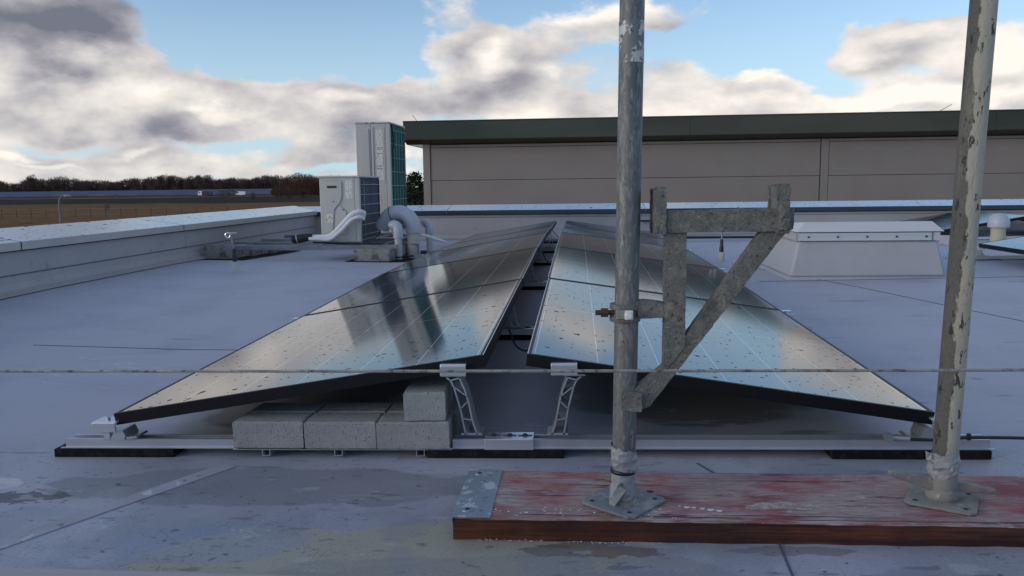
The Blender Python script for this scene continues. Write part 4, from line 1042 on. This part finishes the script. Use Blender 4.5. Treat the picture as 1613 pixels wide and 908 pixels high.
# scale the outline measured in the plane of the pole
rough_prism([(.172, .635), (.446, .637), (.452, .640), (.452, .684), (.400, .684), (.172, .680)], -.028, .022).build('beam', M['crusty'], bk, bevel=.004)
rough_prism([(.190, .330), (.2352, .388), (.2352, .634), (.190, .634)], -.022, .016).build('upright', M['crusty'], bk, bevel=.003)
rough_prism([(.124, .288), (.141, .246), (.160, .252), (.442, .634), (.390, .634), (.1895, .3425)], -.019, .013).build('brace', M['crusty'], bk, bevel=.003)
rough_prism([(.098, .248), (.1425, .244), (.1425, .287), (.098, .289)], -.034, -.020).build('foot_plate', M['crusty'], bk, bevel=.002)
rough_prism([(.136, .448), (.1895, .451), (.1895, .482), (.150, .488), (.128, .486)], -.020, .016).build('arm', M['crusty'], bk, bevel=.004)
# hook tabs: U profile at each end of the beam
for xa, xb_, tag_, zt in ((.166, .190, 'l', .732), (.418, .444, 'r', .736)):
    s = MB()
    s.box(xa-ox, xa-ox+.005, -.036, .030, .632-oz, zt-oz-.006)
    s.box(xa-ox, xb_-ox, -.036, -.0285, .632-oz, zt-oz)
    s.box(xa-ox-.004, xb_-ox-.004, .0225, .030, .632-oz, zt-oz-.004)
    s.build('hook', M['crusty'], bk, bevel=.002)
s = MB(); crumple(s, 0, .05, .012, .006, 31, 14, 6); mo = s.build('mortar_lump', M['crusty'], bk); mo.location = (.432-ox, -.032, .640-oz)
s = MB(); s.box(.4455-ox, .456-ox, -.024, .018, .640-oz, .682-oz); s.build('end_cap', M['crusty'], bk, bevel=.003)
# coupler round the pole
s = MB()
for z in (-.0135, .0135): s.tube([(0.001, 0, z-.006), (0.001, 0, z+.006)], .0335, 26)
s.tube([(0.001, 0, -.0185), (0.001, 0, .0185)], .0290, 24)
s.build('clamp', M['crusty'], bk, smooth=True, bevel=.0015)
s = MB(); s.box(-.020, .012, -.036, -.028, -.010, .010); s.build('clamp_lug', M['cast'], bk, bevel=.002)
s = MB(); s.box(-.002, .016, -.046, -.034, -.010, .010); s.tube([(.007, -.052, 0), (.007, -.034, 0)], .0085, 6); s.build('clamp_nut', M['insul'], bk, bevel=.002)
s = MB(); s.tube([(-.064, -.012, .001), (-.020, -.012, .001)], .0058, 10); s.tube([(-.052, -.012, .001), (-.036, -.012, .001)], .0105, 6); s.build('clamp_bolt', M['rust'], bk)

for i_, ch in enumerate(kids(bk)):
    if ch.name.split('.')[0] in ('beam', 'upright', 'brace', 'foot_plate', 'arm', 'hook', 'end_cap'):
        base_ = ch.name.split('.')[0]
        roughen(ch, .009, {'hook': .0024, 'arm': .0022, 'end_cap': .0022}.get(base_, .0013), 75, i_)

# ------------------------------------------------------------------ wire rope
s = MB(); L0, L1 = Vector((-2.2, 1.50, .3700)), Vector((2.4, 1.50, .4070)); steps = 1300; R1 = .0017
for k in range(4):
    pts = []
    for i in range(steps+1):
        t = i/steps; c = L0.lerp(L1, t); c.z -= .0045*math.sin(math.pi*t)
        a = 2*math.pi*(t*4.6/.030+k/4)
        pts.append(c+Vector((0, math.cos(a), math.sin(a)))*R1)
    s.tube(pts, .00155, 5, cap=False)
tag(s.build('wire_rope', M['rope'], smooth=True), 'twisted steel wire rope stretched across the picture before the poles', 'wire rope')

# ------------------------------------------------------------------ neighbouring hall
HY = 22.0
hall = thing('hall_building', 'grey brown panelled hall with an olive metal roof edge behind the back parapet', 'building', (4, HY, GZ))
def hb(x0_, x1_, y0_, y1_, z0__, z1_, name, m, **kw):
    return MB().box(x0_-4, x1_-4, y0_-HY, y1_-HY, z0__-GZ, z1_-GZ).build(name, M[m], hall, **kw)
hb(-4.20, 24, HY+.06, HY+18, GZ, 1.95, 'wall', 'ac_dark')
hb(-4.215, -4.02, HY-.03, HY+.3, GZ, 1.875, 'corner_trim', 'trim', bevel=.004)
cols = [(-4.005, 6.50), (6.72, 17.2), (17.42, 23.9)]
zj = [1.86, 1.78, .885, -.01, -.905, -1.8, -2.7, -3.6, -4.5]
for ci, (xa, xb_) in enumerate(cols):
    for zt, zb in zip(zj, zj[1:]):
        hb(xa, xb_-.012, HY+.0, HY+.058, zb+.008, zt-.004, 'wall_panel', 'facade', bevel=.003)
    if ci: hb(xa-.205, xa-.012, HY-.008, HY+.058, GZ, 1.856, 'pilaster_strip', 'facade', bevel=.003)
# fascia
s = MB(); s.prism([(-.44, 1.985), (-.44, 2.56), (-.42, 2.57), (.05, 2.57), (.05, 1.99), (-.01, 1.88), (-.04, 1.88)], 0, 1)
fs = [-4.66, 3, 10.7, 18.4, 26]
for a, c in zip(fs, fs[1:]):
    m_ = MB(); pr = [(-.44, 1.99), (-.44, 2.455), (-.43, 2.465), (.10, 2.465), (.10, 1.88), (-.02, 1.88)]
    v = [(a+.003-4, y, z-GZ) for y, z in pr]+[(c-.003-4, y, z-GZ) for y, z in pr]; k = len(pr)
    m_.add(v, [tuple(range(k-1, -1, -1)), tuple(range(k, 2*k))]+[(i, (i+1) % k, (i+1) % k+k, i+k) for i in range(k)]); m_.f = [tuple(reversed(f)) for f in m_.f]
    m_.build('fascia', M['hallfascia'], hall)
hb(-4.665, 26, HY-.45, HY+.1, 2.4655, 2.492, 'top_flashing', 'hallfascia')
hb(-4.66, -4.62, HY+.11, HY+18, 1.88, 2.465, 'fascia', 'hallfascia')
for x, dx in ((-4.30, .12), (9.35, .30)):
    MB().tube([(x-4, -.3, 2.49-GZ), (x-4-(dx if x < 0 else -dx), -.3, 2.66-GZ)], .008, 6).build('lightning_rod', M['zinc'], hall)

# ------------------------------------------------------------------ land
b = MB(); gs = [-2500, -900, -400, -200, -80, 0, 80, 200, 400, 900, 2500]
gy = [-200, -20, 40, 120, 220, 350, 500, 700, 1000, 1600, 3500]
for y in gy:
    for x in gs: b.v.append(Vector((x, y, GZ+random.uniform(-.1, .1)*(1 if y > 50 else 0))))
for j in range(len(gy)-1):
    for i in range(len(gs)-1):
        a = j*len(gs)+i; b.f.append((a, a+1, a+1+len(gs), a+len(gs)))
b.build('ground', M['field'], smooth=True, kind='structure')
rd = MB(); rd.box(-700, 300, 536, 543, GZ-.2, GZ+.25); rd.build('road', M['asphalt'], kind='structure')

# solar farm: long tables of panels, rows behind rows
s = MB()
for k in range(26):
    y = 585+k*9.5; xa = -y*.78; xb_ = -y*.355-max(0, (k-4))*1
    for seg in range(14):
        p, q = xa+(xb_-xa)*seg/14, xa+(xb_-xa)*(seg+1)/14-1.2
        z = GZ+.8+.008*(y-585)
        s.add([(p, y, z), (q, y, z), (q, y+4.6, z+1.9), (p, y+4.6, z+1.9), (p, y+4.6, z+1.8), (q, y+4.6, z+1.8), (p, y+.02, z-.1), (q, y+.02, z-.1)], [(0, 1, 2, 3), (6, 7, 1, 0), (4, 5, 7, 6)])
tag(s.build('solar_farm', M['farm']), 'blue rows of a distant solar farm before the bare wood', 'solar farm', kind='stuff')

# vehicles on the road
def vehicle(x, y, label, cat, name, parts):
    t = thing(name, label, cat, (x, y, GZ+.25))
    for nm, m, bx in parts:
        if nm == 'wheel':
            for wx in bx: MB().tube([(wx, -1.02, .42), (wx, -.75, .42)], .42, 14).build('wheel', M['tyre'], t); MB().tube([(wx, .75, .42), (wx, 1.02, .42)], .42, 14).build('wheel', M['tyre'], t)
        elif isinstance(bx[0], tuple): MB().prism(bx, -.95, .95).build(nm, M[m], t, bevel=.06)
        else: MB().box(*bx).build(nm, M[m], t, bevel=.05)
    return t
vehicle(-232.5, 539.5, 'small white van driving on the far road', 'van', 'white_van',
        [('body', 'white_paint', [(-3.3, .45), (3.2, .45), (3.2, 2.9), (-1.5, 2.9), (-2.5, 1.7), (-3.3, 1.5)]), ('side_window', 'winglass', (-2.2, -1.1, -.99, -.96, 1.65, 2.4)), ('wheel', 'tyre', (-2.2, 2.1))])
vehicle(-258, 539.5, 'dark lorry with a white cab on the far road, left of the white van', 'lorry', 'lorry',
        [('cab', 'white_paint', [(-5.0, .5), (-2.2, .5), (-2.2, 3.4), (-4.6, 3.4), (-5.0, 2.0)]), ('side_window', 'winglass', (-4.5, -3.3, -.99, -.96, 1.9, 2.7)), ('cargo_body', 'dark_paint', (-1.9, 5.2, -1.1, 1.1, .9, 3.3)), ('wheel', 'tyre', (-3.9, 3.2, 4.4))])
vehicle(-312, 520, 'low dark car with a pale roof near the left of the far road', 'car', 'parked_car',
        [('body', 'dark_paint', [(-2.6, .35), (2.4, .35), (2.4, .95), (1.6, 1.5), (-1.0, 1.5), (-1.8, .95), (-2.6, .85)]), ('side_window', 'winglass', (-1.1, 1.3, -.99, -.96, .95, 1.35)), ('wheel', 'tyre', (-1.7, 1.6))])

# street lamp beyond the left parapet
sl = thing('street_lamp', 'grey street lamp with a curved arm rising beyond the left parapet', 'street lamp', (-36.6, 54, GZ))
MB().tube(smooth_path([(0, 0, 0), (0, 0, 3.2), (-.03, 0, 4.3), (.06, 0, 4.65), (.26, 0, 4.86), (.5, 0, 4.92)]), [.10]*7+[.08]*6+[.065]*18, 10).build('post', M['lamppost'], sl, smooth=True)
MB().lathe([(.02, .16), (.16, .13), (.24, .05), (.22, .0), (.05, -.06)], (.62, 0, 4.80), 14).build('lamp_head', M['lamphead'], sl, smooth=True)

# field fence
ff = thing('wire_fence', 'thin wire fence with posts across the brown field', 'fence', (-100, 150, GZ))
for k in range(34):
    MB().box(-45+k*3.1, -45+k*3.1+.07, 0, .07, 0, 1.7).build('post', M['bark'], ff) if k == 0 else None
pst = kids(ff)[0]
for k in range(1, 34):
    c = pst.copy(); scene.collection.objects.link(c); c.parent = ff; c.location = (k*3.1, 0, 0)
for z in (.5, 1.0, 1.6): MB().box(-45, 60, .03, .045, z, z+.015).build('wire', M['zinc'], ff)

# ------------------------------------------------------------------ trees
def twigs(m, rnd, c, rx, ry, rzz, n, w, ln):
    for i in range(n):
        a = rnd.uniform(0, 6.283); u = rnd.random()**.45; v = rnd.uniform(-1, 1)
        s_ = math.sqrt(max(0, 1-v*v*.9))
        p = Vector((c[0]+rx*u*s_*math.cos(a), c[1]+ry*u*s_*math.sin(a), c[2]+rzz*v))
        dirn = Vector((math.cos(a)*rnd.uniform(.1, .9), math.sin(a)*.3, rnd.uniform(.3, 1.1))).normalized()*ln*rnd.uniform(.5, 1.3)
        sd_ = Vector((rnd.uniform(-1, 1), rnd.uniform(-1, 1), rnd.uniform(-.3, .3))).normalized()*w
        m.add([p-sd_, p+sd_, p+dirn], [(0, 1, 2)])
def bare_tree(x, y, h, wd, seed, label, group, dens=170, mt='twig', single=True):
    rnd = random.Random(seed)
    t = thing('bare_tree', label, 'tree', (x, y, GZ), group)
    tr = MB(); tr.tube([(0, 0, 0), (rnd.uniform(-.3, .3), 0, h*.45), (rnd.uniform(-.5, .5), 0, h*.9)], [.022*h, .014*h, .004*h], 6)
    for k in range(9):
        z = h*rnd.uniform(.25, .7); a = rnd.uniform(0, 6.28); l = wd*rnd.uniform(.5, 1)
        tr.tube([(0, 0, z), (l*.5*math.cos(a), l*.5*math.sin(a), z+h*.13), (l*math.cos(a), l*math.sin(a), z+h*rnd.uniform(.2, .35))], [.009*h, .006*h, .002*h], 4)
    tr.build('trunk', M['bark'], t)
    cr = MB()
    for k in range(5):
        a = rnd.uniform(0, 6.28)
        twigs(cr, rnd, (wd*.35*math.cos(a), wd*.35*math.sin(a), h*rnd.uniform(.5, .78)), wd*.62, wd*.6, h*.22, dens, .0070*h, .10*h)
    cr.build('crown', M[mt], t)
    return t
def at_px(px, Y): return (px-907)*Y/1250
rnd = random.Random(11)
tall = [(14, 276, 13, 0), (52, 284, 11, 0), (70, 288, 9, 1), (108, 286, 15, 1), (96, 290, 8, 0), (128, 289, 9, 0), (220, 279, 11, 1), (236, 276, 10, 0), (252, 279, 9, 0), (268, 282, 9, 1), (300, 277, 11, 0), (314, 276, 13, 1),
        (330, 283, 8, 0), (186, 284, 9, 0), (350, 284, 9, 1), (372, 283, 9, 0), (388, 286, 7, 0), (412, 284, 9, 0), (30, 288, 9, 1), (150, 291, 8, 0), (282, 281, 8, 0), (440, 282, 9, 0), (466, 281, 10, 1), (490, 281, 9, 0)]
for i, (px, ty, w_px, c) in enumerate(tall):
    Y = 900+rnd.uniform(-15, 40); x = at_px(px, Y); hz = 290.5+(907-px)*.0125*1.0
    top = CAM_Z+(hz-ty+.5)/1250*Y; h_ = top-GZ
    bare_tree(x, Y, h_, w_px/1250*Y*.75, 100+i, 'tall bare winter tree rising above the distant wood', 'tall bare trees above the distant wood', 240, 'twig')
# the wood itself, one mass
m = MB(); rnd = random.Random(5)
for i in range(620):
    px = rnd.uniform(-60, 560); Y = rnd.uniform(915, 1010); x = at_px(px, Y)
    h_ = rnd.uniform(15.5, 21.0)*(.93+.12*math.sin(px*.031)+.07*math.sin(px*.11))
    m.tube([(x, Y, GZ), (x+rnd.uniform(-.8, .8), Y, GZ+h_*.8)], [.25, .1], 3, cap=False)
    twigs(m, rnd, (x, Y, GZ+h_*.55), 5.0, 4, h_*.42, 130, .30, 2.8)
    twigs(m, rnd, (x, Y, GZ+h_*.25), 6, 4, h_*.25, 30, .8, 2.2)
tag(m.build('distant_wood', M['twig']), 'dark brown leafless wood along the horizon on the left', 'wood', kind='stuff')
m = MB()
for i in range(120):
    px = rnd.uniform(425, 540); Y = rnd.uniform(500, 560); x = at_px(px, Y); h_ = rnd.uniform(6, 10.5)*min(1, .45+(px-420)/60)
    m.tube([(x, Y, GZ), (x+rnd.uniform(-.5, .5), Y, GZ+h_*.8)], [.12, .05], 3, cap=False)
    twigs(m, rnd, (x, Y, GZ+h_*.5), 3, 3, h_*.5, 150, .16, 1.5)
tag(m.build('thicket', M['twig_red']), 'reddish brown thicket of bare bushes left of the smaller air conditioner', 'thicket', kind='stuff')
for i, (px, Y, h_, w_) in enumerate(((343, 500, 4.5, 4.5), (335, 505, 4.2, 3.5), (352, 498, 4.8, 4), (389, 330, 3.2, 1.3), (141, 200, 1.6, .8), (430, 380, 5, 3), (448, 385, 5.5, 3), (470, 390, 5, 3.5))):
    t = thing('bare_bush', ['bare bush left of the white van on the far road'] and ['grey bare bush just left of the white van', 'grey bare bush near the lorry', 'small grey bare bush beside the van', 'single dark bush in the brown field below the van', 'tiny dark bush in the field near the fence', 'bare bush at the left end of the thicket', 'bare bush before the middle of the thicket', 'bare bush before the right of the thicket'][i], 'bush', (at_px(px, Y), Y, GZ))
    m = MB(); twigs(m, rnd, (0, 0, h_*.45), w_, w_*.6, h_*.45, 260, .07*h_/4, h_*.28); m.build('twigs', M['twig'], t)
    MB().tube([(0, 0, 0), (.1, 0, h_*.5)], [.05*h_/4+.02, .02], 5).build('stem', M['bark'], t)
# dark evergreen between the air conditioner and the hall
et = thing('evergreen_tree', 'dark evergreen tree between the tall air conditioner and the hall', 'tree', (-12.2, 60, GZ))
MB().tube([(0, 0, 0), (0, 0, 4.5)], [.22, .1], 8).build('trunk', M['bark'], et)
m = MB(); rnd = random.Random(2)
for i in range(5200):
    v = rnd.random(); z = 1.0+5.0*v; r_ = 1.9*math.sqrt(max(0.02, 1-((v-.3)/.72)**2))*(.78+.22*math.sin(v*31+3*math.sin(i*.01)))
    a = rnd.uniform(0, 6.283); rr = r_*rnd.random()**.4
    p = Vector((rr*math.cos(a), rr*math.sin(a), z+rnd.uniform(-.2, .25)*(1 if v < .9 else 1.5)))
    q1 = Vector((rnd.gauss(0, 1), rnd.gauss(0, 1), rnd.gauss(0, 1))).normalized()*.11; q2 = Vector((rnd.gauss(0, 1), rnd.gauss(0, 1), rnd.gauss(0, 1))).normalized()*.13
    m.add([p-q1, p+q1, p+q2], [(0, 1, 2)])
m.build('crown', M['needles'], et)
bpy.context.view_layer.update()
